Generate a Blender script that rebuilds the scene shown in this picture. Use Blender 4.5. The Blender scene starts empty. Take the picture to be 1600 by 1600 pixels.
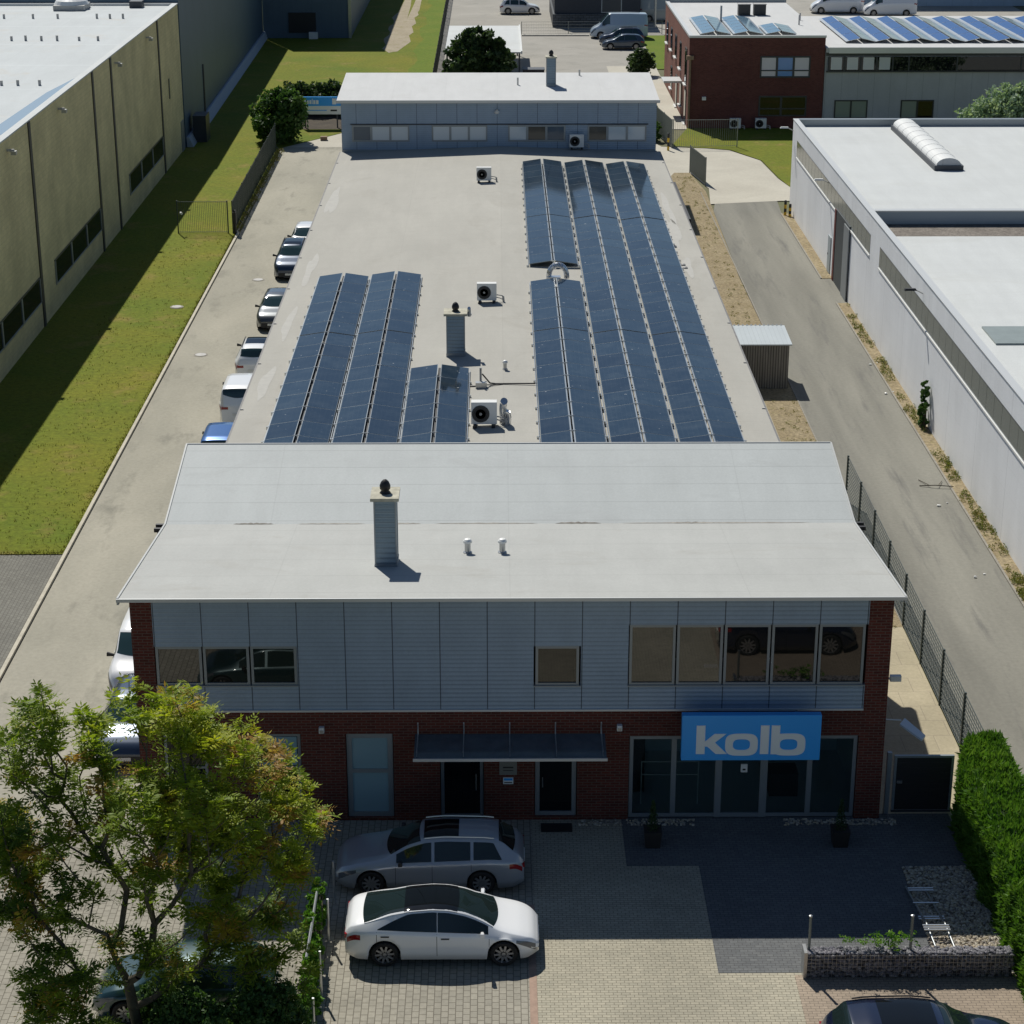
import bpy, math, random
from mathutils import Vector, Matrix
R = math.radians
sc = bpy.context.scene
# ------------------------------------------------------------------ camera
cam = bpy.data.cameras.new("camera"); co = bpy.data.objects.new("camera", cam); sc.collection.objects.link(co)
sc.camera = co
cam.sensor_width = 36; cam.lens = 3150/1600*36; cam.clip_start = 0.5; cam.clip_end = 3000
co.location = (0, 0, 27.5)
PITCH, YAW = R(20.6158), R(0.4256)
fw = Vector((math.sin(YAW)*math.cos(PITCH), math.cos(YAW)*math.cos(PITCH), -math.sin(PITCH)))
co.rotation_euler = fw.to_track_quat('-Z', 'Y').to_euler()
# ------------------------------------------------------------------ world + sun
TOSUN = Vector((-0.31, 0.79, 1.0)).normalized()
w = bpy.data.worlds.new("World"); sc.world = w; w.use_nodes = True
nt = w.node_tree; bg = nt.nodes['Background']
sky = nt.nodes.new('ShaderNodeTexSky'); sky.sky_type = 'NISHITA'; sky.sun_disc = False
sky.sun_elevation = math.asin(TOSUN.z); sky.sun_rotation = math.atan2(TOSUN.x, TOSUN.y)
sky.altitude = 50; sky.air_density = 1.0; sky.dust_density = 0.3; sky.ozone_density = 3.5
nt.links.new(sky.outputs[0], bg.inputs[0]); bg.inputs[1].default_value = 0.056
sl = bpy.data.lights.new("sun", 'SUN'); sl.energy = 4.35; sl.angle = R(0.5); sl.color = (1, 0.965, 0.885)
so = bpy.data.objects.new("sun", sl); sc.collection.objects.link(so); so.rotation_euler = TOSUN.to_track_quat('Z', 'Y').to_euler()
so.location = (0, 40, 80)
sc.view_settings.view_transform = 'Standard'; sc.view_settings.look = 'None'
sc.view_settings.exposure = 0.0; sc.view_settings.gamma = 1.0
sc.cycles.max_bounces = 6

# ------------------------------------------------------------------ materials
MC = {}
def nodes_of(name):
    m = bpy.data.materials.new(name); m.use_nodes = True
    n = m.node_tree.nodes; l = m.node_tree.links
    return m, n, l, n['Principled BSDF']
def coords(n, l, plane='xyz', scale=(1, 1, 1), rot=0):
    tc = n.new('ShaderNodeTexCoord'); out = tc.outputs['Object']
    if plane != 'xyz':
        s = n.new('ShaderNodeSeparateXYZ'); l.new(out, s.inputs[0]); c = n.new('ShaderNodeCombineXYZ')
        a = {'x': 0, 'y': 1, 'z': 2}
        l.new(s.outputs[a[plane[0]]], c.inputs[0]); l.new(s.outputs[a[plane[1]]], c.inputs[1]); out = c.outputs[0]
    mp = n.new('ShaderNodeMapping'); mp.inputs['Scale'].default_value = scale; mp.inputs['Rotation'].default_value[2] = rot
    l.new(out, mp.inputs[0]); return mp.outputs[0]
def noise(n, l, vec, scale, detail=4, rough=0.6, dist=0):
    t = n.new('ShaderNodeTexNoise'); t.inputs['Scale'].default_value = scale; t.inputs['Detail'].default_value = detail
    t.inputs['Roughness'].default_value = rough; t.inputs['Distortion'].default_value = dist
    l.new(vec, t.inputs['Vector']); return t.outputs['Fac']
def ramp(n, l, fac, stops):
    r = n.new('ShaderNodeValToRGB'); e = r.color_ramp.elements
    e[0].position, e[0].color = stops[0][0], (*stops[0][1], 1); e[1].position, e[1].color = stops[-1][0], (*stops[-1][1], 1)
    for p, c in stops[1:-1]:
        x = e.new(p); x.color = (*c, 1)
    l.new(fac, r.inputs[0]); return r.outputs[0]
def mixc(n, l, fac, a, b, mode='MIX'):
    m = n.new('ShaderNodeMix'); m.data_type = 'RGBA'; m.blend_type = mode
    for s, v in ((m.inputs['Factor'], fac), (m.inputs['A'], a), (m.inputs['B'], b)):
        if hasattr(v, 'is_output'): l.new(v, s)
        elif isinstance(v, (int, float)): s.default_value = v
        else: s.default_value = (*v, 1)
    return m.outputs['Result']
def math_(n, l, op, a, b=0.0, c=None):
    m = n.new('ShaderNodeMath'); m.operation = op
    for i, v in enumerate([a, b] + ([c] if c is not None else [])):
        if hasattr(v, 'is_output'): l.new(v, m.inputs[i])
        else: m.inputs[i].default_value = v
    return m.outputs[0]
def bump(n, l, bs, h, strength=0.3, dist=0.02):
    b = n.new('ShaderNodeBump'); b.inputs['Strength'].default_value = strength; b.inputs['Distance'].default_value = dist
    l.new(h, b.inputs['Height']); l.new(b.outputs[0], bs.inputs['Normal'])
def plain(name, col, rough=0.6, metal=0.0, coat=0.0, spec=0.5, var=0.0, vs=3.0, ior=1.5):
    if name in MC: return MC[name]
    m, n, l, b = nodes_of(name)
    b.inputs['Roughness'].default_value = rough; b.inputs['Metallic'].default_value = metal
    b.inputs['Coat Weight'].default_value = coat; b.inputs['Coat Roughness'].default_value = 0.04
    b.inputs['Specular IOR Level'].default_value = spec; b.inputs['IOR'].default_value = ior
    b.inputs['Base Color'].default_value = (*col, 1)
    if var:
        f = noise(n, l, coords(n, l), vs, 5)
        c = ramp(n, l, f, [(0.3, tuple(x*(1-var) for x in col)), (0.7, tuple(min(1, x*(1+var)) for x in col))])
        l.new(c, b.inputs['Base Color'])
    MC[name] = m; return m
def ground_mat(name, c1, c2, c3=None, s1=0.25, s2=6.0, fine=0.12, rough=0.9, bmp=0.3, stretch=(1, 1, 1)):
    m, n, l, b = nodes_of(name); b.inputs['Roughness'].default_value = rough; b.inputs['Specular IOR Level'].default_value = 0.25
    v = coords(n, l, 'xyz', stretch)
    f = noise(n, l, v, s1, 5, 0.6, 0.4)
    c = ramp(n, l, f, [(0.32, c1), (0.52, tuple((a+b_)/2 for a, b_ in zip(c1, c2))), (0.7, c2)])
    if c3:
        g = noise(n, l, v, s1*2.3, 6, 0.65); g2 = ramp(n, l, g, [(0.55, (0, 0, 0)), (0.72, (1, 1, 1))])
        c = mixc(n, l, g2, c, c3)
    h = noise(n, l, coords(n, l), s2, 6, 0.75)
    hh = ramp(n, l, h, [(0.25, (1-fine*2,)*3), (0.75, (1+fine*2,)*3)])
    c = mixc(n, l, 1.0, c, hh, 'MULTIPLY'); l.new(c, b.inputs['Base Color'])
    if bmp: bump(n, l, b, h, bmp, 0.03)
    return m
def brick_mat(name, ca, cb, mortar, plane, bw=0.24, bh=0.08, ms=0.012, rot=0, off=0.5, rough=0.85, big=0.15, bigs=0.35, bmp=0.4, bias=0.0):
    m, n, l, b = nodes_of(name); b.inputs['Roughness'].default_value = rough; b.inputs['Specular IOR Level'].default_value = 0.3
    v = coords(n, l, plane, (1, 1, 1), rot)
    t = n.new('ShaderNodeTexBrick'); t.offset = off; l.new(v, t.inputs['Vector'])
    t.inputs['Color1'].default_value = (*ca, 1); t.inputs['Color2'].default_value = (*cb, 1); t.inputs['Mortar'].default_value = (*mortar, 1)
    t.inputs['Scale'].default_value = 1; t.inputs['Mortar Size'].default_value = ms; t.inputs['Mortar Smooth'].default_value = 0.3
    t.inputs['Brick Width'].default_value = bw; t.inputs['Row Height'].default_value = bh; t.inputs['Bias'].default_value = bias
    f = noise(n, l, coords(n, l), bigs, 5); k = ramp(n, l, f, [(0.3, (1-big,)*3), (0.7, (1+big,)*3)])
    c = mixc(n, l, 1.0, t.outputs['Color'], k, 'MULTIPLY')
    f2 = noise(n, l, coords(n, l), 9, 4, 0.7); k2 = ramp(n, l, f2, [(0.3, (0.88,)*3), (0.7, (1.1,)*3)])
    c = mixc(n, l, 1.0, c, k2, 'MULTIPLY')
    l.new(c, b.inputs['Base Color'])
    inv = math_(n, l, 'SUBTRACT', 1.0, t.outputs['Fac']); bump(n, l, b, inv, bmp, 0.006)
    return m
def lines_mat(name, col, axis, period, width, dark=0.75, rough=0.6, metal=0.0, var=0.06, vs=0.5, axis2=None, period2=1, width2=0.01, dark2=0.6, stain=None, stretch=(1, 1, 1), ridge=0.0, spec=0.4, fine=0.05):
    """flat sheet with thin seams across an axis"""
    m, n, l, b = nodes_of(name); b.inputs['Roughness'].default_value = rough; b.inputs['Metallic'].default_value = metal
    b.inputs['Specular IOR Level'].default_value = spec
    tc = n.new('ShaderNodeTexCoord'); s = n.new('ShaderNodeSeparateXYZ'); l.new(tc.outputs['Object'], s.inputs[0])
    def line(ax, p, wd):
        x = math_(n, l, 'DIVIDE', s.outputs['xyz'.index(ax)], p); fr = math_(n, l, 'FRACT', x)
        return math_(n, l, 'LESS_THAN', fr, wd/p), fr
    v = coords(n, l, 'xyz', stretch)
    f = noise(n, l, v, vs, 6, 0.62, 0.3); c = ramp(n, l, f, [(0.3, tuple(x*(1-var) for x in col)), (0.7, tuple(x*(1+var) for x in col))])
    ff = noise(n, l, coords(n, l), 14, 4, 0.7); k = ramp(n, l, ff, [(0.3, (1-fine,)*3), (0.7, (1+fine,)*3)]); c = mixc(n, l, 1.0, c, k, 'MULTIPLY')
    sk = ramp(n, l, noise(n, l, coords(n, l, 'xyz', (1.3, 0.22, 0.3)), 1.1, 5, 0.65), [(0.3, (0.955,)*3), (0.7, (1.035,)*3)]); c = mixc(n, l, 1.0, c, sk, 'MULTIPLY')
    if stain:
        g = noise(n, l, v, vs*1.7, 6, 0.7, 0.8); gm = ramp(n, l, g, [(0.56, (0, 0, 0)), (0.75, (0.7,)*3)]); c = mixc(n, l, gm, c, stain)
    a, fr = line(axis, period, width); c = mixc(n, l, a, c, mixc(n, l, 1.0, c, (dark,)*3, 'MULTIPLY'))
    if axis2:
        a2, _ = line(axis2, period2, width2); c = mixc(n, l, a2, c, mixc(n, l, 1.0, c, (dark2,)*3, 'MULTIPLY'))
    l.new(c, b.inputs['Base Color'])
    if ridge:
        sn = math_(n, l, 'SINE', math_(n, l, 'MULTIPLY', fr, 6.2832)); bump(n, l, b, sn, 1.0, ridge)
    return m
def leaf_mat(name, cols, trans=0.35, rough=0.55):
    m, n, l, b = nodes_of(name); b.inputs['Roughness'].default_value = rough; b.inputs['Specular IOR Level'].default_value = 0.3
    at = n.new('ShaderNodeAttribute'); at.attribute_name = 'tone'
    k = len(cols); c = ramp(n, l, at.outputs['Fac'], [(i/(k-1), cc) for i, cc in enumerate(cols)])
    l.new(c, b.inputs['Base Color'])
    tr = n.new('ShaderNodeBsdfTranslucent'); l.new(mixc(n, l, 1.0, c, (1.3, 1.35, 0.7), 'MULTIPLY'), tr.inputs[0])
    mx = n.new('ShaderNodeMixShader'); mx.inputs[0].default_value = trans
    l.new(b.outputs[0], mx.inputs[1]); l.new(tr.outputs[0], mx.inputs[2]); l.new(mx.outputs[0], n['Material Output'].inputs[0])
    return m
def glass_mat(name, tint, see=0.0, refl_ior=1.6, rough=0.02, refl=None):
    m, n, l, b = nodes_of(name); b.inputs['Base Color'].default_value = (*tint, 1); b.inputs['Roughness'].default_value = rough
    b.inputs['IOR'].default_value = refl_ior; b.inputs['Specular IOR Level'].default_value = 0.5
    if see:
        tr = n.new('ShaderNodeBsdfTransparent'); tr.inputs[0].default_value = (0.85, 0.93, 0.93, 1)
        lw = n.new('ShaderNodeFresnel'); lw.inputs[0].default_value = refl_ior
        gl = n.new('ShaderNodeBsdfGlossy'); gl.inputs['Roughness'].default_value = rough
        mx = n.new('ShaderNodeMixShader'); mx.inputs[0].default_value = see
        l.new(b.outputs[0], mx.inputs[1]); l.new(tr.outputs[0], mx.inputs[2])
        m2 = n.new('ShaderNodeMixShader'); l.new(lw.outputs[0], m2.inputs[0]); l.new(mx.outputs[0], m2.inputs[1]); l.new(gl.outputs[0], m2.inputs[2])
        l.new(m2.outputs[0], n['Material Output'].inputs[0])
    return m

M = dict(
 brick_xz=brick_mat('brick red xz', (0.145, 0.035, 0.024), (0.09, 0.023, 0.017), (0.14, 0.09, 0.07), 'xz', 0.25, 0.083, 0.012, big=0.2),
 brick_yz=brick_mat('brick red yz', (0.145, 0.035, 0.024), (0.09, 0.023, 0.017), (0.14, 0.09, 0.07), 'yz', 0.25, 0.083, 0.012, big=0.2),
 nb_xz=brick_mat('neighbour brick xz', (0.16, 0.052, 0.042), (0.115, 0.036, 0.03), (0.14, 0.08, 0.07), 'xz', 0.25, 0.083, 0.01, big=0.15),  # front wall brick, its shade painted in as a darker colour
 nb_yz=brick_mat('neighbour brick yz', (0.23, 0.085, 0.06), (0.17, 0.06, 0.042), (0.2, 0.13, 0.1), 'yz', 0.25, 0.083, 0.01, big=0.15),  # same brick on the side wall, grazing sun painted in as lighter colour
 clad=lines_mat('ribbed metal cladding', (0.31, 0.395, 0.50), 'z', 0.125, 0.022, 0.84, 0.45, 0.25, 0.05, 0.8, 'x', 1.2627, 0.028, 0.28, ridge=0.0025),
 clad_side=lines_mat('ribbed metal cladding side', (0.31, 0.395, 0.50), 'z', 0.125, 0.022, 0.72, 0.45, 0.25, 0.05, 0.8, 'y', 1.25, 0.028, 0.4, ridge=0.004),
 clad_bare=lines_mat('chimney cladding', (0.22, 0.29, 0.35), 'z', 0.15, 0.02, 0.6, 0.45, 0.3, 0.05, 1.0, ridge=0.004),
 roof_front=lines_mat('roof membrane grey', (0.41, 0.415, 0.395), 'y', 1.62, 0.035, 0.88, 0.75, 0, 0.06, 0.35, 'x', 6.3, 0.03, 0.94, stain=(0.345, 0.335, 0.305), stretch=(0.5, 1, 1)),
 roof_back=lines_mat('roof membrane blue grey', (0.43, 0.455, 0.45), 'y', 1.06, 0.03, 0.80, 0.7, 0, 0.045, 0.35, 'x', 7.1, 0.03, 0.93, stain=(0.36, 0.375, 0.37), stretch=(0.5, 1, 1)),
 roof_mid=lines_mat('roof membrane warm', (0.405, 0.392, 0.35), 'y', 1.05, 0.03, 0.93, 0.85, 0, 0.07, 0.22, 'x', 5.03, 0.04, 0.955, stain=(0.335, 0.318, 0.275), stretch=(1, 0.5, 1)),
 roof_rear=lines_mat('roof membrane pale', (0.56, 0.565, 0.56), 'x', 3.3, 0.04, 0.95, 0.8, 0, 0.03, 0.3, stain=(0.5, 0.5, 0.48)),
 roof_white=lines_mat('roof membrane white', (0.555, 0.575, 0.57), 'y', 1.55, 0.04, 0.96, 0.8, 0, 0.045, 0.2, 'x', 8.3, 0.05, 0.96, stain=(0.5, 0.51, 0.49), stretch=(0.4, 1, 1)),
 roof_left=lines_mat('roof membrane left', (0.50, 0.53, 0.535), 'y', 9.0, 0.35, 1.06, 0.8, 0, 0.05, 0.15, 'x', 6.0, 0.05, 0.95, stain=(0.50, 0.47, 0.41)),
 trim=plain('pale metal trim', (0.62, 0.63, 0.62), 0.4, 0.3),
 edge=plain('roof edge grey', (0.42, 0.41, 0.39), 0.6, var=0.15),
 dark_trim=plain('dark metal trim', (0.06, 0.065, 0.075), 0.5, 0.2),
 frame=plain('grey aluminium frame', (0.28, 0.31, 0.33), 0.4, 0.4),
 frame_dark=plain('dark window frame', (0.03, 0.037, 0.045), 0.4),
 glass=glass_mat('window glass', (0.012, 0.015, 0.017), 0.0, 2.1),
 glass_blind=glass_mat('window with pale blind', (0.25, 0.38, 0.43), 0.0, 1.6, 0.08),
 glass_blind2=glass_mat('window with white blind', (0.62, 0.70, 0.74), 0.0, 1.7, 0.1),
 glass_blue=glass_mat('window with blue blind', (0.09, 0.26, 0.60), 0.0, 1.6, 0.1),
 glass_shop=glass_mat('shop glass', (0.01, 0.014, 0.016), 0.9, 1.5),
 glass_dark=glass_mat('dark glass', (0.006, 0.008, 0.01), 0.0, 1.45),
 glass_green=glass_mat('ribbon glass', (0.10, 0.125, 0.12), 0.0, 1.5, 0.12),
 glass2=glass_mat('window glass b', (0.012, 0.014, 0.012), 0.0, 1.9), glass_mid=glass_mat('dim window glass', (0.012, 0.012, 0.01), 0.0, 1.65), glass_green2=glass_mat('ribbon mullion', (0.075, 0.095, 0.09), 0.0, 1.5, 0.2), panel=None, alu=plain('bright aluminium', (0.6, 0.62, 0.62), 0.3, 0.8),
 steel=plain('galvanised steel', (0.45, 0.46, 0.46), 0.35, 0.85, var=0.1, vs=8),
 duct=plain('shiny duct foil', (0.7, 0.71, 0.72), 0.25, 0.9, var=0.15, vs=14),
 edge2=plain('dark grey roof edge', (0.16, 0.155, 0.15), 0.6, var=0.2), rtrim=plain('roof side trim', (0.46, 0.47, 0.46), 0.6, var=0.05),
 black=plain('black rubber', (0.012, 0.012, 0.013), 0.7),
 blackm=plain('black matte', (0.02, 0.02, 0.022), 0.55),
 concrete=plain('concrete', (0.42, 0.40, 0.35), 0.85, var=0.2, vs=2.0),
 cap=plain('chimney cap concrete', (0.45, 0.43, 0.34), 0.85, var=0.25, vs=5.0),
 white=plain('white casing', (0.78, 0.78, 0.75), 0.4, var=0.03, vs=4),
 grille=plain('fan grille', (0.03, 0.032, 0.034), 0.5),
 sign_blue=plain('sign blue', (0.035, 0.38, 0.92), 0.35),
 sign_white=plain('sign white', (0.85, 0.87, 0.85), 0.4),
 fence_green=plain('fence dark grey green', (0.055, 0.075, 0.07), 0.5, 0.2),
 fence_grey=plain('fence galvanised', (0.20, 0.22, 0.21), 0.5, 0.5),
 bark=plain('bark', (0.10, 0.085, 0.06), 0.9, var=0.35, vs=9),
 red=plain('red paint', (0.14, 0.02, 0.022), 0.5),
 yellow=plain('yellow paint', (0.65, 0.42, 0.02), 0.5),
 pot=plain('dark planter', (0.025, 0.022, 0.02), 0.6),
 wood=plain('wood post', (0.26, 0.18, 0.11), 0.85, var=0.2),
 shed=lines_mat('corrugated shed', (0.27, 0.25, 0.22), 'x', 0.12, 0.05, 0.45, 0.5, 0.5, 0.25, 3.0, stretch=(3, 1, 0.2)),
 shed_roof=lines_mat('shed roof', (0.56, 0.60, 0.60), 'x', 0.2, 0.02, 0.85, 0.4, 0.3, 0.04),
 beige=brick_mat('beige block wall', (0.68, 0.58, 0.31), (0.62, 0.53, 0.285), (0.54, 0.46, 0.27), 'yz', 0.5, 0.25, 0.012, big=0.16, bmp=0.15),
 beige_dark=plain('brown downpipe strip', (0.05, 0.045, 0.035), 0.6),
 greyhall=lines_mat('dark hall cladding y', (0.085, 0.135, 0.185), 'y', 1.0, 0.03, 0.86, 0.5, 0.2, 0.05),
 greyhall_x=lines_mat('dark hall cladding x', (0.10, 0.15, 0.20), 'x', 1.0, 0.03, 0.86, 0.5, 0.2, 0.05),
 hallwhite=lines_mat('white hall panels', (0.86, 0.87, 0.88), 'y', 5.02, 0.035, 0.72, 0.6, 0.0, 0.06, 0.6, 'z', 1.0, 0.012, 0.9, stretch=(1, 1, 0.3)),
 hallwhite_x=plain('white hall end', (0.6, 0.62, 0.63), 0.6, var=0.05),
 nbpanel=lines_mat('neighbour concrete panels', (0.46, 0.47, 0.48), 'x', 1.27, 0.03, 0.7, 0.7, 0, 0.05),
 gravel=ground_mat('roof gravel', (0.16, 0.14, 0.12), (0.24, 0.215, 0.185), None, 1.5, 9, 0.35),
 canopyg=plain('canopy sheet', (0.09, 0.12, 0.14), 0.15, 0.0, 0.5, var=0.2, vs=2),
)
def panel_mat():
    m, n, l, b = nodes_of('solar glass'); b.inputs['Roughness'].default_value = 0.07; b.inputs['IOR'].default_value = 1.58
    tc = n.new('ShaderNodeTexCoord'); s = n.new('ShaderNodeSeparateXYZ'); l.new(tc.outputs['Object'], s.inputs[0])
    fx = math_(n, l, 'FRACT', math_(n, l, 'DIVIDE', s.outputs[0], 0.182)); fy = math_(n, l, 'FRACT', math_(n, l, 'DIVIDE', s.outputs[1], 0.094))
    g = math_(n, l, 'MAXIMUM', math_(n, l, 'LESS_THAN', fx, 0.05), math_(n, l, 'LESS_THAN', fy, 0.05))
    c = mixc(n, l, g, (0.012, 0.025, 0.042), (0.028, 0.045, 0.066))
    gm = n.new('ShaderNodeNewGeometry'); f = noise(n, l, gm.outputs['Position'], 1.3, 6, 0.7)
    d = ramp(n, l, f, [(0.45, (0, 0, 0)), (0.85, (0.35,)*3)]); c = mixc(n, l, d, c, (0.10, 0.12, 0.13))
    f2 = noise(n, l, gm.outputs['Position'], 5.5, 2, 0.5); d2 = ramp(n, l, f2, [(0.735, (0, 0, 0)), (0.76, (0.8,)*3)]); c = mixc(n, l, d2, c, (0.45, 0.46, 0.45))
    oi = n.new('ShaderNodeObjectInfo'); k_ = ramp(n, l, oi.outputs['Random'], [(0.0, (0.75, 0.75, 0.78)), (1.0, (1.3, 1.3, 1.25))]); c = mixc(n, l, 1.0, c, k_, 'MULTIPLY')
    l.new(math_(n, l, 'MULTIPLY_ADD', oi.outputs['Random'], 0.06, 0.05), b.inputs['Roughness'])
    l.new(c, b.inputs['Base Color']); b.inputs['Coat Weight'].default_value = 0.0
    return m
M['panel'] = panel_mat(); M['pframe'] = plain('panel frame', (0.16, 0.19, 0.21), 0.35, 0.5)
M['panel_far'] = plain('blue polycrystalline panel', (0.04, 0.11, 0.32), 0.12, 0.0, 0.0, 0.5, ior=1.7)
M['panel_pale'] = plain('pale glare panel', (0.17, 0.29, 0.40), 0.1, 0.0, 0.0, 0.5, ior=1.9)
CARP = {}
def paint(name, col, metal=0.3, rough=0.35):
    return plain('paint ' + name, col, rough, metal, 1.0)

# ------------------------------------------------------------------ mesh helpers
class MB:
    def __init__(s): s.v = []; s.f = []; s.mi = []; s.mats = []; s.tone = None
    def m(s, mat):
        if mat not in s.mats: s.mats.append(mat)
        return s.mats.index(mat)
    def face(s, pts, mat):
        k = len(s.v); s.v += [tuple(p) for p in pts]; s.f.append(tuple(range(k, k+len(pts)))); s.mi.append(s.m(mat))
    def box(s, x0, x1, y0, y1, z0, z1, mat, skip=''):
        k = len(s.v); i = s.m(mat)
        s.v += [(x0, y0, z0), (x1, y0, z0), (x1, y1, z0), (x0, y1, z0), (x0, y0, z1), (x1, y0, z1), (x1, y1, z1), (x0, y1, z1)]
        F = {'b': (3, 2, 1, 0), 't': (4, 5, 6, 7), 'f': (0, 1, 5, 4), 'r': (1, 2, 6, 5), 'k': (2, 3, 7, 6), 'l': (3, 0, 4, 7)}
        for q, f in F.items():
            if q not in skip: s.f.append(tuple(k+a for a in f)); s.mi.append(i)
        return s
    def hull8(s, P, mat):
        k = len(s.v); i = s.m(mat); s.v += [tuple(p) for p in P]
        for f in ((3, 2, 1, 0), (4, 5, 6, 7), (0, 1, 5, 4), (1, 2, 6, 5), (2, 3, 7, 6), (3, 0, 4, 7)): s.f.append(tuple(k+a for a in f)); s.mi.append(i)
    def tube(s, p0, p1, r0, mat, r1=None, n=8, caps=True):
        p0 = Vector(p0); p1 = Vector(p1); r1 = r0 if r1 is None else r1
        d = (p1-p0); 
        if d.length < 1e-6: return
        d.normalize(); a = d.orthogonal().normalized(); b = d.cross(a); k = len(s.v); i = s.m(mat)
        for p, r in ((p0, r0), (p1, r1)):
            for j in range(n):
                t = 2*math.pi*j/n; s.v.append(tuple(p+(a*math.cos(t)+b*math.sin(t))*r))
        for j in range(n):
            s.f.append((k+j, k+(j+1) % n, k+n+(j+1) % n, k+n+j)); s.mi.append(i)
        if caps: s.f.append(tuple(k+n+j for j in range(n))); s.mi.append(i); s.f.append(tuple(k+n-1-j for j in range(n))); s.mi.append(i)
    def path(s, pts, r, mat, n=8):
        for a, b in zip(pts, pts[1:]): s.tube(a, b, r, mat, n=n)
    def lathe(s, c, prof, mat, n=16, axis='z', cap=True):
        k = len(s.v); i = s.m(mat)
        for (r, h) in prof:
            for j in range(n):
                t = 2*math.pi*j/n; a, b = r*math.cos(t), r*math.sin(t)
                p = {'z': (a, b, h), 'y': (a, h, b), 'x': (h, a, b)}[axis]
                s.v.append((c[0]+p[0], c[1]+p[1], c[2]+p[2]))
        for q in range(len(prof)-1):
            for j in range(n):
                f = (k+q*n+j, k+q*n+(j+1) % n, k+(q+1)*n+(j+1) % n, k+(q+1)*n+j)
                s.f.append(f if axis != 'y' else f[::-1]); s.mi.append(i)
        for q, rev in ((0, True), (len(prof)-1, False)):
            if cap and prof[q][0] > 1e-4:
                f = tuple(k+q*n+j for j in range(n)); s.f.append(f[::-1] if rev else f); s.mi.append(i)
    def build(s, name, parent=None, smooth=False, off=None, bevel=0):
        me = bpy.data.meshes.new(name)
        o0 = Vector(off) if off is not None else (Vector(parent.matrix_world.translation) if parent and 0 else Vector((0, 0, 0)))
        if parent is not None and off is None: o0 = Vector(parent.get('_w', (0, 0, 0)))
        me.from_pydata([(a-o0.x, b-o0.y, c-o0.z) for a, b, c in s.v], [], s.f)
        for mt in s.mats: me.materials.append(mt)
        me.polygons.foreach_set('material_index', s.mi)
        if smooth: me.polygons.foreach_set('use_smooth', [True]*len(s.f))
        if s.tone is not None:
            at = me.attributes.new('tone', 'FLOAT', 'FACE'); at.data.foreach_set('value', s.tone)
        me.update()
        ob = bpy.data.objects.new(name, me); sc.collection.objects.link(ob)
        if parent is not None: ob.parent = parent; ob['_w'] = tuple(o0)
        if bevel:
            md = ob.modifiers.new('bevel', 'BEVEL'); md.width = bevel; md.segments = 2; md.limit_method = 'ANGLE'
        return ob
def tag(o, label=None, cat=None, group=None, kind=None):
    if label: o['label'] = label
    if cat: o['category'] = cat
    if group: o['group'] = group
    if kind: o['kind'] = kind
    return o
def thing(name, label, cat, loc=(0, 0, 0), rz=0, group=None, world=True):
    o = bpy.data.objects.new(name, None); sc.collection.objects.link(o); o.location = loc; o.rotation_euler[2] = rz
    o.empty_display_size = 0.3
    o['_w'] = tuple(loc) if world else (0.0, 0.0, 0.0)
    return tag(o, label, cat, group)
def sheet(name, poly, z, mat, holes=None):
    b = MB(); b.face([(x, y, z) for x, y in poly], mat); return tag(b.build(name), kind='structure')
def rect(x0, x1, y0, y1): return [(x0, y0), (x1, y0), (x1, y1), (x0, y1)]
def copy_tree(o, parent=None):
    c = o.copy(); sc.collection.objects.link(c)
    if parent is not None: c.parent = parent
    for ch in list(o.children): copy_tree(ch, c)
    return c

# ================================================================== GROUND
G_base = ground_mat('ground earth', (0.13, 0.13, 0.07), (0.17, 0.16, 0.09), (0.10, 0.13, 0.05), 0.05, 2, 0.1)
G_grass = ground_mat('lawn', (0.175, 0.175, 0.014), (0.11, 0.155, 0.010), (0.23, 0.18, 0.045), 0.16, 4.2, 0.2, 0.95, 1.2)
G_grass2 = ground_mat('bright lawn', (0.105, 0.165, 0.010), (0.14, 0.18, 0.016), None, 0.3, 3.2, 0.14, 0.95, 0.9)
G_dry = ground_mat('dry grass strip', (0.26, 0.205, 0.12), (0.33, 0.27, 0.17), (0.20, 0.17, 0.075), 0.9, 7, 0.35, 0.95, 1.0)
G_lane = ground_mat('lane concrete', (0.315, 0.30, 0.245), (0.41, 0.385, 0.315), (0.235, 0.225, 0.185), 0.30, 6, 0.07, 0.9, 0.15, (1, 0.40, 1))
G_road = ground_mat('side road', (0.18, 0.175, 0.15), (0.275, 0.265, 0.225), (0.14, 0.137, 0.125), 0.33, 6, 0.07, 0.9, 0.15, (1.6, 0.14, 1))
G_pale = ground_mat('pale concrete yard', (0.46, 0.43, 0.36), (0.53, 0.50, 0.42), None, 0.3, 5, 0.05, 0.9, 0.1)
G_asph = ground_mat('car park asphalt', (0.32, 0.305, 0.27), (0.39, 0.37, 0.33), (0.28, 0.27, 0.24), 0.2, 6, 0.06, 0.9, 0.1)
G_track = ground_mat('gravel track', (0.33, 0.28, 0.20), (0.40, 0.35, 0.26), (0.22, 0.20, 0.08), 0.4, 5, 0.12, 0.95, 0.5)
P_beige = brick_mat('beige pavers', (0.42, 0.385, 0.295), (0.355, 0.33, 0.255), (0.18, 0.16, 0.12), 'xy', 0.2, 0.1, 0.009, big=0.14, bmp=0.3)
P_beige_v = brick_mat('tan pavers', (0.35, 0.325, 0.265), (0.295, 0.275, 0.225), (0.15, 0.135, 0.105), 'xy', 0.24, 0.17, 0.012, rot=R(90), big=0.14, bmp=0.3)
P_dark = brick_mat('dark pavers', (0.15, 0.155, 0.155), (0.12, 0.125, 0.128), (0.07, 0.07, 0.07), 'xy', 0.2, 0.1, 0.008, big=0.12, bmp=0.3)
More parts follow.
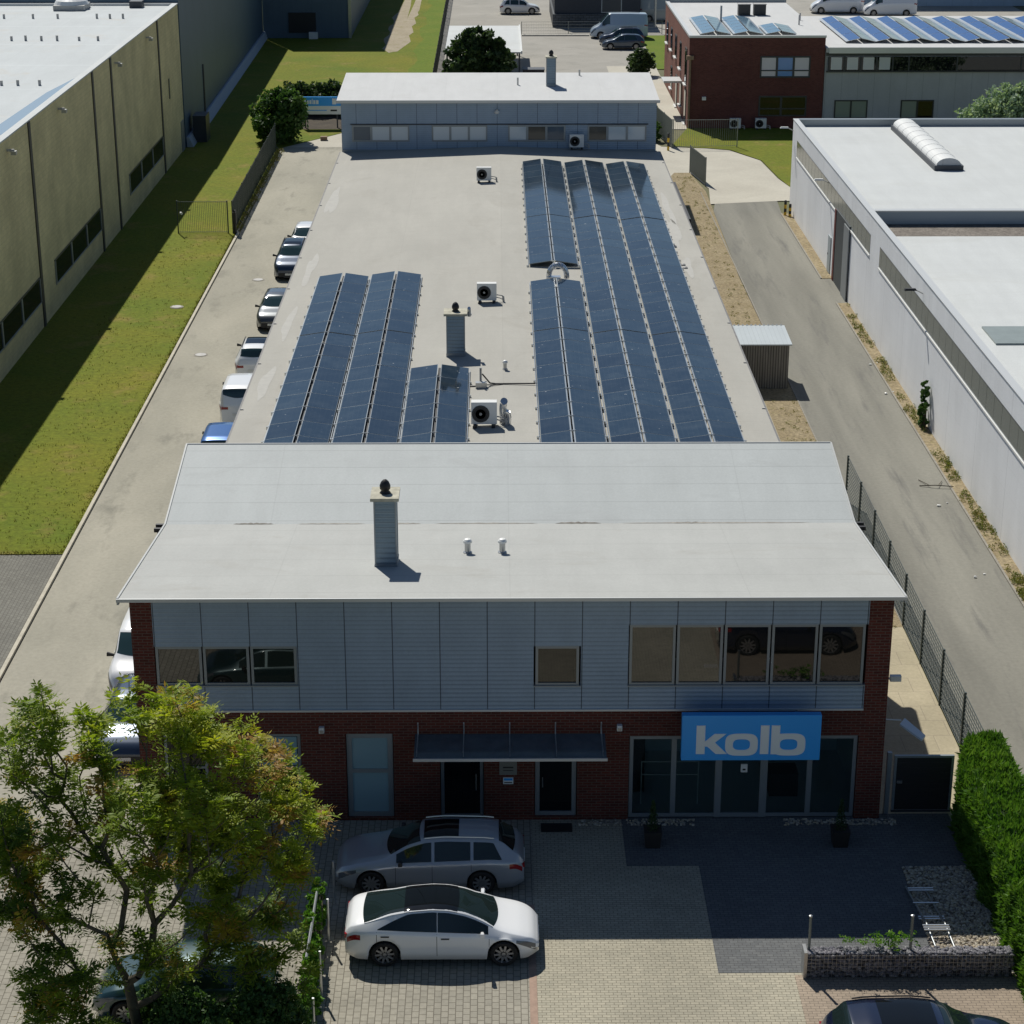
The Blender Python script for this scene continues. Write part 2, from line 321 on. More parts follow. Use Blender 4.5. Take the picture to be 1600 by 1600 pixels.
P_grey = brick_mat('grey pavers', (0.20, 0.195, 0.17), (0.165, 0.16, 0.14), (0.09, 0.085, 0.07), 'xy', 0.2, 0.13, 0.009, rot=R(90), big=0.15, bmp=0.3)
P_side = brick_mat('side path slabs', (0.43, 0.375, 0.26), (0.40, 0.35, 0.24), (0.3, 0.26, 0.19), 'xy', 1.0, 1.0, 0.012, big=0.16, bmp=0.2)
P_pink = brick_mat('pinkish pavers', (0.36, 0.29, 0.22), (0.31, 0.25, 0.19), (0.17, 0.14, 0.11), 'xy', 0.2, 0.1, 0.009, big=0.14, bmp=0.3)
P_red = plain('red paver line', (0.36, 0.25, 0.19), 0.9, var=0.15, vs=6)
sheet('ground', rect(-400, 400, -120, 700), -0.05, G_base)
sheet('lawn', [(-26, 68.77), (-15.93, 68.77), (-16.1, 150), (-11, 158), (-10.3, 158), (-5.5, 175), (-5.75, 255), (-5.75, 330), (-60, 330), (-60, 180), (-26, 180)], 0.03, G_grass)
sheet('bright_lawn', [(-7.9+.35*math.sin(i*1.3)+.2*math.sin(i*3.1), 178+i*3) for i in range(26)]+[(-5.8, 255), (-5.6, 175)], 0.036, G_grass2)
sheet('soil_bed', [(-17.5, 158), (-9.6, 158), (-9.6, 166), (-17.5, 166.5)], 0.045, ground_mat('dark soil', (0.05, 0.04, 0.03), (0.08, 0.065, 0.045), None, 1.0, 6, .2))
rnd = random.Random(8)
sheet('gravel_track', [(-11.4+.25*math.sin(i*1.7), 204+i*2.5) for i in range(13)]+[(-11.0+.08*math.sin(i), 236+i*10) for i in range(1, 8)]+[(-10.1+.08*math.sin(i*2), 306-i*10) for i in range(1, 7)]+[(-10.0, 240), (-9.9, 228), (-9.7, 240)]+[(-9.6+.06*math.sin(i*3), 240+i*10) for i in range(1, 7)]+[(-8.9+.06*math.sin(i*2), 306-i*10) for i in range(1, 8)]+[(-8.95+.22*math.sin(i*2.1), 234-i*2.5) for i in range(12)]+[(-9.8, 202), (-10.6, 201)], 0.04, G_track)
sheet('lane', [(-15.75, 49), (-9.0, 49), (-9.0, 153), (-16.0, 153), (-15.75, 121)], 0.004, G_lane)
sheet('lane_end', rect(-16.0, -9.6, 150.5, 158), 0.008, G_pale)
sheet('side_parking', rect(-40, -15.93, 20, 68.77), 0.0, P_grey)
# forecourt
sheet('forecourt', rect(-15.7, 0.9, 22, 49), 0.008, P_beige_v)
sheet('paving_line', rect(0.72, 0.9, 22, 44.6), 0.016, P_red)
sheet('forecourt_paving', rect(0.9, 13.0, 22, 49.2), 0.008, P_beige)
sheet('dark_paving', [(5.28, 41.5), (12.45, 41.5), (12.45, 49.25), (3.37, 49.25), (3.37, 46.5), (5.28, 46.5)], 0.014, P_dark)
sheet('street_edge', rect(7.1, 40, 22, 41.4), 0.016, P_pink)
MH = plain('manhole ring', (0.27, 0.25, 0.21), 0.9, var=0.2, vs=6)
# kerb of the lane
kb = MB(); kb.box(-15.91, -15.78, 30, 121.6, -0.05, 0.11, plain('kerb stone', (0.50, 0.46, 0.37), 0.85, var=0.15, vs=3)); kb.box(-16.0, -15.9, 121.6, 149, -0.05, 0.05, M['concrete']); tag(kb.build('kerb'), kind='structure')
# right side
sheet('side_path', [(10.3, 49.2), (13.6, 49.2), (13.6, 62), (12.1, 62), (12.1, 91), (10.1, 91), (10.1, 61)], 0.006, P_side)
sheet('dry_grass_strip', [(12.1, 62), (13.62, 62), (13.62, 91), (13.55, 110), (14.0, 134), (13.5, 140.5), (12.4, 140.5), (10.1, 132), (10.1, 91), (12.1, 91)], 0.012, G_dry)
sheet('side_road', [(13.66, 20), (18.15, 20), (18.15, 127), (18.6, 134.5), (16, 134.2), (14.4, 131.5), (13.9, 128), (13.6, 110)], 0.004, G_road)
sheet('street', rect(-60, 60, 5, 22), 0.0, G_road)
sheet('pale_yard', [(13.9, 130), (18.6, 131), (20.5, 131), (19.4, 138.5), (19.0, 145), (17.2, 149), (15.5, 149.8), (12.3, 150.5), (10.4, 158), (10.4, 128), (12.4, 140.5), (13.6, 140), (14.3, 135)], 0.009, G_pale)
sheet('verge_lawn', [(19.5, 138.5), (20.4, 131), (40, 131), (40, 158.4), (14.9, 158.4), (13, 150.6), (15.5, 150), (17.3, 149.2), (19.1, 145)], 0.013, G_grass)
sheet('brick_path', rect(10.3, 14.9, 158, 192), 0.007, G_pale)
sheet('edge_strip', rect(18.15, 18.74, 62, 104.6), 0.03, G_dry); sheet('edge_strip', rect(18.15, 18.74, 110, 127), 0.03, G_dry)
sheet('loading_apron', rect(18.1, 18.74, 104.6, 110), 0.006, G_road)
sheet('car_park', [(-5.5, 136), (10.3, 136), (10.3, 158), (14.9, 192), (16, 192), (17.5, 214.5), (2.6, 214.5), (2.0, 330), (-5.7, 330), (-5.5, 175), (-10.3, 158), (-10.3, 136)], 0.0, G_asph)
sheet('back_yard', rect(-5.7, 60, 214.5, 300), 0.002, G_asph)
sheet('lawn_strip', rect(14.9, 22, 190, 214), 0.02, G_grass2)
kc = MB(); kc.box(18.07, 18.15, 30, 104.6, -0.05, 0.06, MH); kc.box(18.07, 18.15, 110, 127, -0.05, 0.06, MH); kc.box(13.60, 13.66, 62, 134, -0.05, 0.03, MH); tag(kc.build('kerb'), kind='structure')
kd = MB(); kd.box(2.6, 9.6, 213.6, 214.5, -0.05, 0.12, M['concrete']); tag(kd.build('kerb'), kind='structure')
# drain covers
for (x, y, c) in ((-13.35, 110, 0), (-14.5, 95, 0), (-17.0, 104, 1)):
    b = MB(); b.lathe((x, y, 0.0), [(0.36, 0.0), (0.36, 0.012 if not c else 0.05), (0.3, 0.014 if not c else 0.052)], MH, 20)
    b.lathe((x, y, 0.0), [(0.27, 0.02), (0.27, 0.03 if not c else 0.07)], M['edge'], 16)
    tag(b.build('manhole_cover'), {110: 'round manhole cover in the lane beside the dark blue hatchback', 95: 'round manhole cover in the lane left of the white van-like cars', 104: 'small round cover set in the sunlit lawn'}[y], 'manhole cover', 'manhole covers')
b = MB()
for i in range(9): b.box(6.62+i*0.05, 6.645+i*0.05, 39.0, 39.25, 0.0, 0.03, M['edge'])
tag(b.build('drain_grate'), 'small square drain grate in the beige paving by the dark car', 'drain')

# ================================================================== window helper
def window_xz(parent, x0, x1, z0, z1, y, name='window', fr=None, gl=None, mull=(), trans=(), fw_=0.07, inset=0.10, glass_list=None, lab=None):
    """frame proud of a wall plane whose front is y (facing -Y)"""
    fr = fr or M['frame']; gl = gl or M['glass']
    b = MB(); d0, d1 = y-0.035, y+0.05
    b.box(x0, x1, d0, d1, z1-fw_, z1, fr); b.box(x0, x1, d0, d1, z0, z0+fw_, fr)
    b.box(x0, x0+fw_, d0, d1, z0+fw_, z1-fw_, fr); b.box(x1-fw_, x1, d0, d1, z0+fw_, z1-fw_, fr)
    for mx in mull: b.box(mx-fw_*0.7, mx+fw_*0.7, d0, d1, z0+fw_, z1-fw_, fr)
    xs = [x0+fw_] + [q for mx in mull for q in (mx-fw_*0.7, mx+fw_*0.7)] + [x1-fw_]
    for tz in trans:
        for a, c in zip(xs[::2], xs[1::2]): b.box(a, c, d0+0.003, d1, tz-fw_*0.4, tz+fw_*0.4, fr)
    wo = b.build(name, parent)
    for i, (a, c) in enumerate(zip(xs[::2], xs[1::2])):
        p = MB(); p.box(a, c, y+0.004, y+0.03, z0+fw_, z1-fw_, (glass_list[i] if glass_list else gl)); p.build('pane', wo)
    return wo

# ================================================================== FRONT OFFICE BUILDING
YF = 49.0
ob = thing('office_building', 'two storey red brick office building with grey ribbed metal cladding and pale butterfly roof', 'building', (0.3, 49, 0))
XL, XR = -9.74, 10.48
def roofz(y):
    return 6.87-(y-48.45)*(0.9/7.8) if y < 56.25 else 5.97+(y-56.25)*(0.88/4.85)
wb = MB()
# brick front wall with openings (front face as cells), ground storey z 0..3.36
ops = [(-6.62, -5.36, 0.62, 2.66), (-9.1, -7.9, 0.62, 2.66), (-4.15, -2.86, 0.1, 2.66), (-1.6, -0.4, 0.02, 2.45), (0.98, 2.14, 0.1, 2.45), (3.55, 9.78, 0.04, 2.56)]
ops.sort()
x = XL; T = 0.3
for (a, c, z0, z1) in ops:
    wb.box(x, a, YF, YF+T, 0, 3.36, M['brick_xz']); 
    if z0 > 0.05: wb.box(a, c, YF+0.002, YF+T, 0, z0, M['brick_xz'])
    wb.box(a, c, YF, YF+T, z1, 3.36, M['brick_xz']); x = c
wb.box(x, XR, YF, YF+T, 0, 3.36, M['brick_xz'])
wb.build('wall', ob)
# upper brick corner piers + sides
w2 = MB()
w2.box(XL, -9.16, YF, YF+0.3, 3.36, 6.72, M['brick_xz']); w2.box(9.84, XR, YF, YF+0.3, 3.36, 6.72, M['brick_xz'])
for xx, nm in ((XL, 'l'), (XR-0.3, 'r')):
    w2.box(xx, xx+0.3, YF+0.3, 56.25, 0, 5.85, M['brick_yz']); w2.box(xx, xx+0.3, 56.25, 60.9, 0, 5.9, M['brick_yz'])
    w2.face([(xx, YF+0.3, 5.85), (xx+0.3, YF+0.3, 5.85), (xx+0.3, YF+0.3, 6.72), (xx, YF+0.3, 6.72)], M['brick_yz'])
    for X_ in (xx, xx+0.3): w2.face([(X_, YF+0.3, 5.85), (X_, 56.25, 5.85), (X_, YF+0.3, 6.72)], M['brick_yz']); w2.face([(X_, 56.25, 5.9), (X_, 60.9, 5.9), (X_, 60.9, 6.75)], M['brick_yz'])
w2.box(XL+0.3, XR-0.3, 60.7, 60.9, 0, 6.7, M['clad_side'])
w2.build('side_wall', ob)
# cladding field: panels 1.2627 wide starting x=-9.16 ; windows occupy cells
cl = MB(); P = 1.2627; CX = -9.16; yc = YF-0.02
def clad_box(x0, x1, z0, z1): cl.box(x0, x1, yc, YF+0.2, z0, z1, M['clad'])
clad_box(CX, CX+3*P, 3.40, 4.13); clad_box(CX, CX+3*P, 5.27, 6.72)
clad_box(CX+3*P, CX+8*P, 3.40, 6.72)
clad_box(CX+8*P, CX+9*P, 3.40, 4.10); clad_box(CX+8*P, CX+9*P, 5.25, 6.72)
clad_box(CX+9*P, CX+10*P, 3.40, 6.72)
clad_box(CX+10*P, 9.84, 3.40, 4.10); clad_box(CX+10*P, 9.84, 5.86, 6.72)
co_ = cl.build('cladding', ob, off=(CX+0.014, 49, 0)); co_.location = Vector((CX+0.014-0.3, 0, 0))
tr = MB(); tr.box(-9.16, 9.84, YF-0.07, YF+0.1, 3.345, 3.40, M['trim']); tr.box(-9.2, 9.88, YF-0.05, YF+0.1, 6.62, 6.72, M['dark_trim']); tr.build('trim', ob)
gl_l = [M['glass2'], M['glass_mid'], M['glass_mid']]
for i in range(3):
    window_xz(ob, CX+i*P+0.03, CX+(i+1)*P-0.01, 4.13, 5.27, YF+0.02, glass_list=[gl_l[i]])
window_xz(ob, CX+8*P+0.05, CX+9*P-0.05, 4.10, 5.25, YF+0.02, gl=M['glass_mid'])
for i in range(5):
    window_xz(ob, CX+(10+i)*P+0.03, CX+(11+i)*P-0.01, 4.10, 5.86, YF+0.02, gl=M['glass2'] if i < 2 else M['glass_mid'])
sb = MB(); sb.box(CX+10*P, 9.84, YF-0.06, YF+0.01, 4.07, 4.105, M['frame']); sb.box(CX, CX+3*P, YF-0.06, YF+0.01, 4.10, 4.135, M['frame']); sb.box(CX+8*P, CX+9*P, YF-0.06, YF+0.01, 4.07, 4.105, M['frame']); sb.build('window_sill', ob)
# ground floor openings
window_xz(ob, -6.6, -5.38, 0.62, 2.64, YF+0.10, fw_=0.08, trans=(1.62,), glass_list=[M['glass_dark']])
p = MB(); p.box(-6.5, -5.48, YF+0.07, YF+0.1, 1.68, 2.54, M['glass_blind']); p.build('window_blind', ob)
window_xz(ob, -9.08, -7.92, 0.62, 2.64, YF+0.10, fw_=0.08, trans=(1.62,), glass_list=[M['glass_dark']])
window_xz(ob, -4.13, -2.88, 0.1, 2.64, YF+0.10, fw_=0.14, trans=(1.5,), glass_list=[M['glass_blind']])
d = window_xz(ob, -1.58, -0.42, 0.03, 2.43, YF+0.16, name='door', fw_=0.09, trans=(1.98,), glass_list=[M['glass_dark']])
b = MB(); b.tube((-0.62, YF+0.05, 0.9), (-0.62, YF+0.05, 1.4), 0.015, M['steel']); b.build('handle', d)
d = window_xz(ob, 1.0, 2.12, 0.1, 2.43, YF+0.12, name='door', fw_=0.12, trans=(1.88,), glass_list=[M['glass_dark']])
b = MB(); b.tube((1.2, YF+0.03, 1.0), (1.2, YF+0.03, 1.3), 0.015, M['steel']); b.build('handle', d)
# shop front with room
xs = [3.57, 4.78, 5.99, 7.22, 8.5, 9.76]
window_xz(ob, xs[0], xs[-1], 0.05, 2.54, YF+0.1, name='shop_window', fw_=0.10, mull=xs[1:-1], glass_list=[M['glass_shop']]*5)
b = MB()
b.box(5.93, 6.10, YF+0.03, YF+0.13, 0.05, 2.5, M['frame']); b.box(7.15, 7.35, YF+0.03, YF+0.13, 0.05, 2.5, M['frame']); b.box(6.1, 7.15, YF+0.045, YF+0.12, 0.05, 0.16, M['frame'])
dd = b.build('door', ob)
b = MB(); b.box(6.62, 6.80, YF+0.06, YF+0.098, 1.42, 1.66, M['white']); b.box(6.67, 6.75, YF+0.055, YF+0.06, 1.48, 1.53, M['blackm']); b.build('notice', dd)
rm = MB(); IC = plain('shop interior', (0.5, 0.55, 0.57), 0.8); IF = plain('shop floor', (0.6, 0.62, 0.63), 0.5)
rm.box(3.4, 9.95, YF+0.32, YF+4.0, 0.02, 0.05, IF); rm.box(3.4, 9.95, YF+4.0, YF+4.1, 0.05, 2.9, IC); rm.box(3.3, 3.4, YF+0.3, YF+4.1, 0.02, 2.9, IC); rm.box(9.95, 10.05, YF+0.3, YF+4.1, 0.02, 2.9, IC); rm.box(3.3, 10.05, YF+0.3, YF+4.1, 2.9, 3.0, IC)
rm.build('shop_interior', ob)
tb = MB()
for (a, c, z) in ((3.95, 5.55, 1.35), (3.95, 5.55, 0.95)): tb.box(a, c, YF+0.8, YF+0.83, z, z+0.025, M['trim'])
for a in (3.95, 5.53): tb.box(a, a+0.025, YF+0.8, YF+0.83, 0.05, 1.37, M['trim'])
tb.box(7.6, 8.4, YF+1.2, YF+1.9, 0.05, 0.75, M['blackm']); tb.box(3.6, 4.1, YF+1.5, YF+1.8, 0.05, 2.3, M['blackm'])
tag(tb.build('display_stand'), 'thin white display rack and dark desk behind the shop glass', 'display stand')
# roof
rf = MB(); x0, x1 = -9.93, 10.66
def slab(b, ya, yb, mat, t=0.09, x0=x0, x1=x1):
    za, zb = roofz(ya), roofz(yb)
    b.hull8([(x0, ya, za-t), (x1, ya, za-t), (x1, yb, zb-t), (x0, yb, zb-t), (x0, ya, za), (x1, ya, za), (x1, yb, zb), (x0, yb, zb)], mat)
slab(rf, 48.45, 56.2499, M['roof_front']); slab(rf, 56.2501, 61.1, M['roof_back'])
ro = rf.build('roof', ob)
rt = MB()
rt.box(x0-0.03, x1+0.03, 48.41, 48.447, 6.79, 6.885, M['trim'])
for X_ in (x0-0.03, x1-0.02):
    for ya, yb in ((48.47, 56.25), (56.25, 61.1)):
        za, zb = roofz(ya), roofz(yb)
        rt.hull8([(X_, ya, za-0.17), (X_+0.05, ya, za-0.17), (X_+0.05, yb, zb-0.17), (X_, yb, zb-0.17), (X_, ya, za+0.03), (X_+0.05, ya, za+0.03), (X_+0.05, yb, zb+0.03), (X_, yb, zb+0.03)], M['rtrim'])
rt.box(x0, x1, 61.1, 61.15, 6.62, 6.875, M['rtrim'])
rt.build('fascia', ro)
sp = MB()
for X_, s_ in ((x1+0.02, 1), (x0-0.02, -1)):
    for dy in (-0.12, 0.22): sp.box(min(X_, X_+s_*0.3), max(X_, X_+s_*0.3), 56.2+dy, 56.3+dy, 5.78, 5.90, M['blackm'])
    sp.tube((X_+s_*0.2, 56.3, 5.78), (X_+s_*0.02, 56.3, 0.1), 0.05, M['steel'])
sp.build('roof_spout', ro)
# valley dirt: low membrane folds
for (a, c, w_, ci) in ((1.7, 3.1, .10, 0), (-3.4, -2.3, .06, 1), (-7.9, -6.7, .09, 0), (-1.9, 1.2, .05, 1), (3.6, 9.4, .05, 1), (-6.0, -3.9, .05, 1), (5.0, 6.6, .08, 0)):
    vm = plain('valley dirt %d' % ci, ((0.20, 0.185, 0.16), (0.37, 0.345, 0.30))[ci], 0.9, var=0.25, vs=5)
    vd = MB(); n_ = 14
    P_ = [(a+(c-a)*k/n_, 56.25+w_*math.sin(math.pi*k/n_)**.5*(0.7+.3*math.sin(k*2.7+a))) for k in range(n_+1)]+[(c-(c-a)*k/n_, 56.25-w_*.7*math.sin(math.pi*k/n_)**.5*(0.7+.3*math.sin(k*1.9+c))) for k in range(1, n_)]
    vd.face([(x_, y_, roofz(y_)+.006+.002*ci) for x_, y_ in P_], vm); vd.build('valley_puddle', ro)
def chimney(parent, xa, xb, ya, yb, zb, zt, capw=0.1, cowl=True, pipe=False):
    c = MB(); c.box(xa, xb, ya, yb, zb, zt, M['clad_bare'])
    for (cx, cy) in ((xa, ya), (xb, ya), (xa, yb), (xb, yb)): c.box(cx-0.02, cx+0.02, cy-0.02, cy+0.02, zb, zt, M['frame'])
    c.box(xa-0.03, xb+0.03, ya-0.03, yb+0.03, zb, zb+0.28, M['frame'])
    ch = c.build('chimney', parent)
    k = MB(); k.box(xa-capw, xb+capw, ya-capw, yb+capw, zt, zt+0.09, M['cap']); k.build('chimney_cap', ch)
    if cowl:
        q = MB(); mx, my = (xa+xb)/2, (ya+yb)/2
        q.lathe((mx, my, zt+0.09), [(0.16, 0), (0.13, 0.04), (0.10, 0.08), (0.145, 0.12), (0.15, 0.22), (0.11, 0.32), (0.05, 0.38), (0.0, 0.4)], M['blackm'], 14); q.build('cowl', ch, smooth=True)
    if pipe:
        q = MB(); q.tube((xb+0.2, ya+0.25, zt-0.1), (xb+0.2, ya+0.25, zt+0.22), 0.07, M['steel']); q.box(xb+0.1, xb+0.3, ya+0.2, ya+0.3, zt-0.05, zt+0.02, M['steel']); q.tube((xb+0.2, ya+0.25, zt+0.22), (xb+0.2, ya+0.1, zt+0.28), 0.07, M['duct']); q.build('flue_pipe', ch)
    return ch
chimney(ro, -3.38, -2.80, 51.55, 52.3, 6.3, 8.45)
def vent(parent, x, y, z, h=0.32, r=0.085):
    v = MB(); v.lathe((x, y, z), [(r*1.5, -0.1), (r*1.5, 0.03), (r, 0.06), (r, h)], M['steel'], 16); v.lathe((x, y, z+h), [(r*1.5, 0), (r*1.5, 0.05), (r*1.0, 0.10), (0, 0.12)], M['white'], 16)
    return v.build('roof_vent', parent, smooth=False)
vent(ro, -0.86, 52.95, roofz(52.95)); vent(ro, 0.12, 52.95, roofz(52.95))
# canopy
cn = MB(); cn.hull8([(-2.26, 47.9, 2.42), (2.88, 47.9, 2.42), (2.88, 48.98, 2.62), (-2.26, 48.98, 2.62), (-2.26, 47.9, 2.45), (2.88, 47.9, 2.45), (2.88, 48.98, 2.65), (-2.26, 48.98, 2.65)], M['canopyg'])
cno = cn.build('canopy', ob)
cb = MB(); cb.box(-2.28, 2.9, 47.86, 47.9, 2.40, 2.48, M['trim'])
for i in range(5):
    xx = -2.18+i*1.24; cb.tube((xx, 48.98, 2.98), (xx, 48.0, 2.47), 0.010, M['frame']); cb.box(xx-0.015, xx+0.015, 48.96, 48.995, 2.62, 3.0, M['trim']); cb.box(xx-0.015, xx+0.015, 47.9, 48.98, 2.655, 2.66, M['frame'])
cb.build('canopy_bracket', cno)
# plaques, lamps
b = MB(); b.box(0.02, 0.5, YF-0.03, YF-0.005, 1.83-0.42, 1.83-0.02, plain('plaque grey', (0.22, 0.22, 0.2), 0.5)); b.box(0.12, 0.4, YF-0.034, YF-0.03, 1.62, 1.66, M['blackm']); b.box(0.12, 0.4, YF-0.034, YF-0.03, 1.54, 1.56, M['blackm'])
tag(b.build('door_plaque'), 'square grey plaque on brick between the two entrance doors', 'plaque')
b = MB(); b.box(0.12, 0.4, YF-0.03, YF-0.005, 1.13, 1.33, M['sign_white']); b.box(0.14, 0.38, YF-0.034, YF-0.03, 1.24, 1.31, M['sign_blue']); b.box(0.15, 0.37, YF-0.034, YF-0.03, 1.16, 1.19, M['blackm'])
tag(b.build('door_plaque'), 'small blue and white sign under the grey plaque', 'plaque')
for xx, zz, nm in ((3.27, 2.78, 'small white box lamp on brick between the canopy and the blue sign'), (-4.78, 2.74, 'small white box lamp on brick between two ground floor windows')):
    b = MB(); b.box(xx-0.07, xx+0.07, YF-0.14, YF-0.005, zz, zz+0.16, M['white']); b.box(xx-0.05, xx+0.05, YF-0.15, YF-0.14, zz+0.02, zz+0.1, M['steel']); tag(b.build('wall_lamp', bevel=0.01), nm, 'wall lamp')
# camera + flood lamp on right wall
b = MB(); b.tube((XR, 49.8, 3.85), (XR+0.25, 49.8, 3.9), 0.03, M['white']); b.box(XR+0.2, XR+0.5, 49.72, 49.86, 3.82, 3.98, M['white']); b.lathe((XR+0.03, 49.8, 3.9), [(0.09, -0.09), (0.11, 0.0), (0.09, 0.09)], M['white'], 12)
tag(b.build('security_camera'), 'white security camera on the right brick corner', 'camera')
b = MB(); b.tube((XR, 49.6, 2.75), (XR+0.55, 49.6, 2.72), 0.02, M['trim']); b.hull8([(XR+0.5, 49.5, 2.6), (XR+1.05, 49.15, 2.3), (XR+1.2, 49.4, 2.3), (XR+0.7, 49.85, 2.6), (XR+0.5, 49.5, 2.66), (XR+1.05, 49.15, 2.36), (XR+1.2, 49.4, 2.36), (XR+0.7, 49.85, 2.66)], plain('flag panel', (0.45, 0.52, 0.6), 0.4))
tag(b.build('bracket_panel'), 'pale blue panel on an arm sticking out of the right side wall above the gate', 'bracket sign')

# blue sign with letters
sg = thing('shop_sign', 'blue rectangular sign with thick white lowercase letters above the shop entrance', 'sign', (6.72, 48.1, 2.31))
SX0, SX1, SZ0, SZ1, SY = 4.87, 8.57, 2.33, 3.66, 48.02
b = MB(); b.box(SX0, SX1, SY, SY+0.22, SZ0, SZ1, M['sign_blue']); b.build('sign_box', sg, bevel=0.01)
b = MB()
for xx in (5.4, 8.0):
    for zz in (2.6, 3.3): b.box(xx, xx+0.06, SY+0.22, 48.995, zz, zz+0.06, M['dark_trim'])
b.build('sign_bracket', sg)
lt = MB(); Wd, Hd = SX1-SX0, SZ1-SZ0
def lx(u): return SX0+(u-405)/698*Wd
def lz(v): return SZ1-(v-700)/232*Hd
LY0, LY1 = SY-0.02, SY-0.001
def lpoly(pts):
    i = lt.m(M['sign_white']); k = len(lt.v); n = len(pts)
    lt.v += [(lx(u), LY0, lz(v)) for u, v in pts] + [(lx(u), LY1, lz(v)) for u, v in pts]
    lt.f.append(tuple(range(k, k+n))); lt.mi.append(i)
    for j in range(n): lt.f.append((k+j, k+n+j, k+n+(j+1) % n, k+(j+1) % n)); lt.mi.append(i)
def lring(cx, cy, a, b_, ai, bi, e=3.4, ei=3.0, n=40):
    def sup(a_, bb, ex, t):
        c, s_ = math.cos(t), math.sin(t); return (cx+a_*math.copysign(abs(c)**(2/ex), c), cy+bb*math.copysign(abs(s_)**(2/ex), s_))
    O = [sup(a, b_, e, 2*math.pi*j/n) for j in range(n)]; I = [sup(ai, bi, ei, 2*math.pi*j/n) for j in range(n)]
    for j in range(n):
        q = (j+1) % n; lpoly([O[j], O[q], I[q], I[j]])
lpoly([(478, 750), (522, 750), (522, 897), (478, 897)])
lpoly([(522, 833), (570, 793), (628, 793), (572, 838), (560, 848), (522, 848)])
lpoly([(522, 848), (560, 848), (572, 838), (634, 897), (578, 897), (534, 858), (522, 858)])
lring(706, 849, 82, 57, 43, 28)
lpoly([(800, 750), (843, 750), (843, 898), (800, 898)])
LY0 -= 0.003; lpoly([(854, 750), (897, 750), (897, 899), (854, 899)]); LY0 += 0.003
lring(943, 849, 84, 57, 44, 28)
lt.build('lettering', sg)

# ================================================================== MIDDLE HALL
hl = thing('warehouse', 'long low hall with very wide flat warm grey membrane roof covered with solar panels', 'building', (0.2, 94, 0))
HX0, HX1, HY0, HY1 = -9.85, 10.25, 61.2, 127.0
def hz(x): return 4.0+0.35*(1-abs(x-0.2)/10.05)
b = MB(); b.box(HX0+0.12, HX1-0.12, HY0, HY1, 0, 3.8, M['clad_side'], 't'); b.build('wall', hl)
b = MB()
b.hull8([(HX0, HY0, 3.85), (0.2, HY0, 4.2), (0.2, HY1, 4.2), (HX0, HY1, 3.85), (HX0, HY0, 4.0), (0.2, HY0, 4.35), (0.2, HY1, 4.35), (HX0, HY1, 4.0)], M['roof_mid'])
b.hull8([(0.2, HY0, 4.2), (HX1, HY0, 3.85), (HX1, HY1, 3.85), (0.2, HY1, 4.2), (0.2, HY0, 4.35), (HX1, HY0, 4.0), (HX1, HY1, 4.0), (0.2, HY1, 4.35)], M['roof_mid'])
hr = b.build('roof', hl)
b = MB()
for X_, s_ in ((HX0, -1), (HX1, 1)):
    b.box(min(X_-0.0, X_+s_*0.07), max(X_, X_+s_*0.07), HY0, HY1, 3.75, 4.0, M['edge2'])
    for k in range(11): b.box(X_-0.12 if s_ > 0 else X_, X_ if s_ > 0 else X_+0.12, HY0+k*6.2, HY0+k*6.2+0.06, 3.99, 4.04, M['edge'])
b.build('fascia', hr)
b = MB(); b.box(HX1+0.1, HX1+0.22, 107.5, 117.6, 3.75, 3.95, M['blackm']); b.build('gutter', hr)
ch2 = chimney(hr, -2.08, -1.36, 79.9, 80.6, 4.15, 6.02, 0.12, pipe=True)
vent(hr, 0.3, 77.8, hz(0.3), 0.28, 0.07)
b = MB()
for (x_, y_) in ((9.0, 100.5), (9.1, 96.6), (9.15, 96.0)): b.lathe((x_, y_, hz(x_)), [(0.12, -0.05), (0.12, 0.06), (0.05, 0.1)], M['edge'], 10)
b.build('roof_drain', hr)
wp = plain('water stain', (0.455, 0.445, 0.41), 0.9, var=0.06, vs=3)
def blob(x, y, rx, ry, seed, z=None):
    rnd = random.Random(seed); n = 26; pts = []
    ph = [rnd.uniform(0, 6.28) for _ in range(4)]
    for j in range(n):
        t = 2*math.pi*j/n; r = 1+0.22*math.sin(2*t+ph[0])+0.18*math.sin(3*t+ph[1])+0.12*math.sin(5*t+ph[2]); px, py = x+rx*r*math.cos(t), y+ry*r*math.sin(t)
        pts.append((px, py))
    return pts
for i, (x_, y_, rx, ry) in enumerate([(-9.2, 86, .22, 2.2), (-9.25, 77, .2, 2.4), (-9.1, 96, .22, 3.), (-9.2, 112, .25, 4), (9.2, 104, .3, 4.), (9.4, 110, .22, 3.5), (9.3, 96.3, .28, 1.6)]):
    b = MB(); b.face([(px, py, hz(px)+0.006) for px, py in blob(x_, y_, rx, ry, i)], wp); b.build('roof_stain', hr)
# conduit box
b = MB(); zz = hz(-0.6)
b.box(-0.86, -0.42, 75.3, 75.55, zz, zz+0.22, M['steel']); b.tube((-0.66, 75.6, zz), (-0.66, 75.6, zz+0.75), 0.045, M['steel'])
b.path([(-0.6, 75.6, zz+0.5), (-0.3, 75.7, zz+0.1), (-0.1, 75.75, zz+0.06), (1.6, 75.8, zz+0.05)], 0.03, M['blackm']); b.path([(-0.42, 75.45, zz+0.1), (-0.2, 75.6, zz+0.06), (0.2, 75.72, zz+0.05)], 0.02, M['blackm'])
b.box(-1.25, -0.86, 75.55, 75.6, zz, zz+0.03, M['blackm'])
tag(b.build('cable_duct'), 'grey junction box with upright pipe and black cables running to the right solar rows', 'junction box')
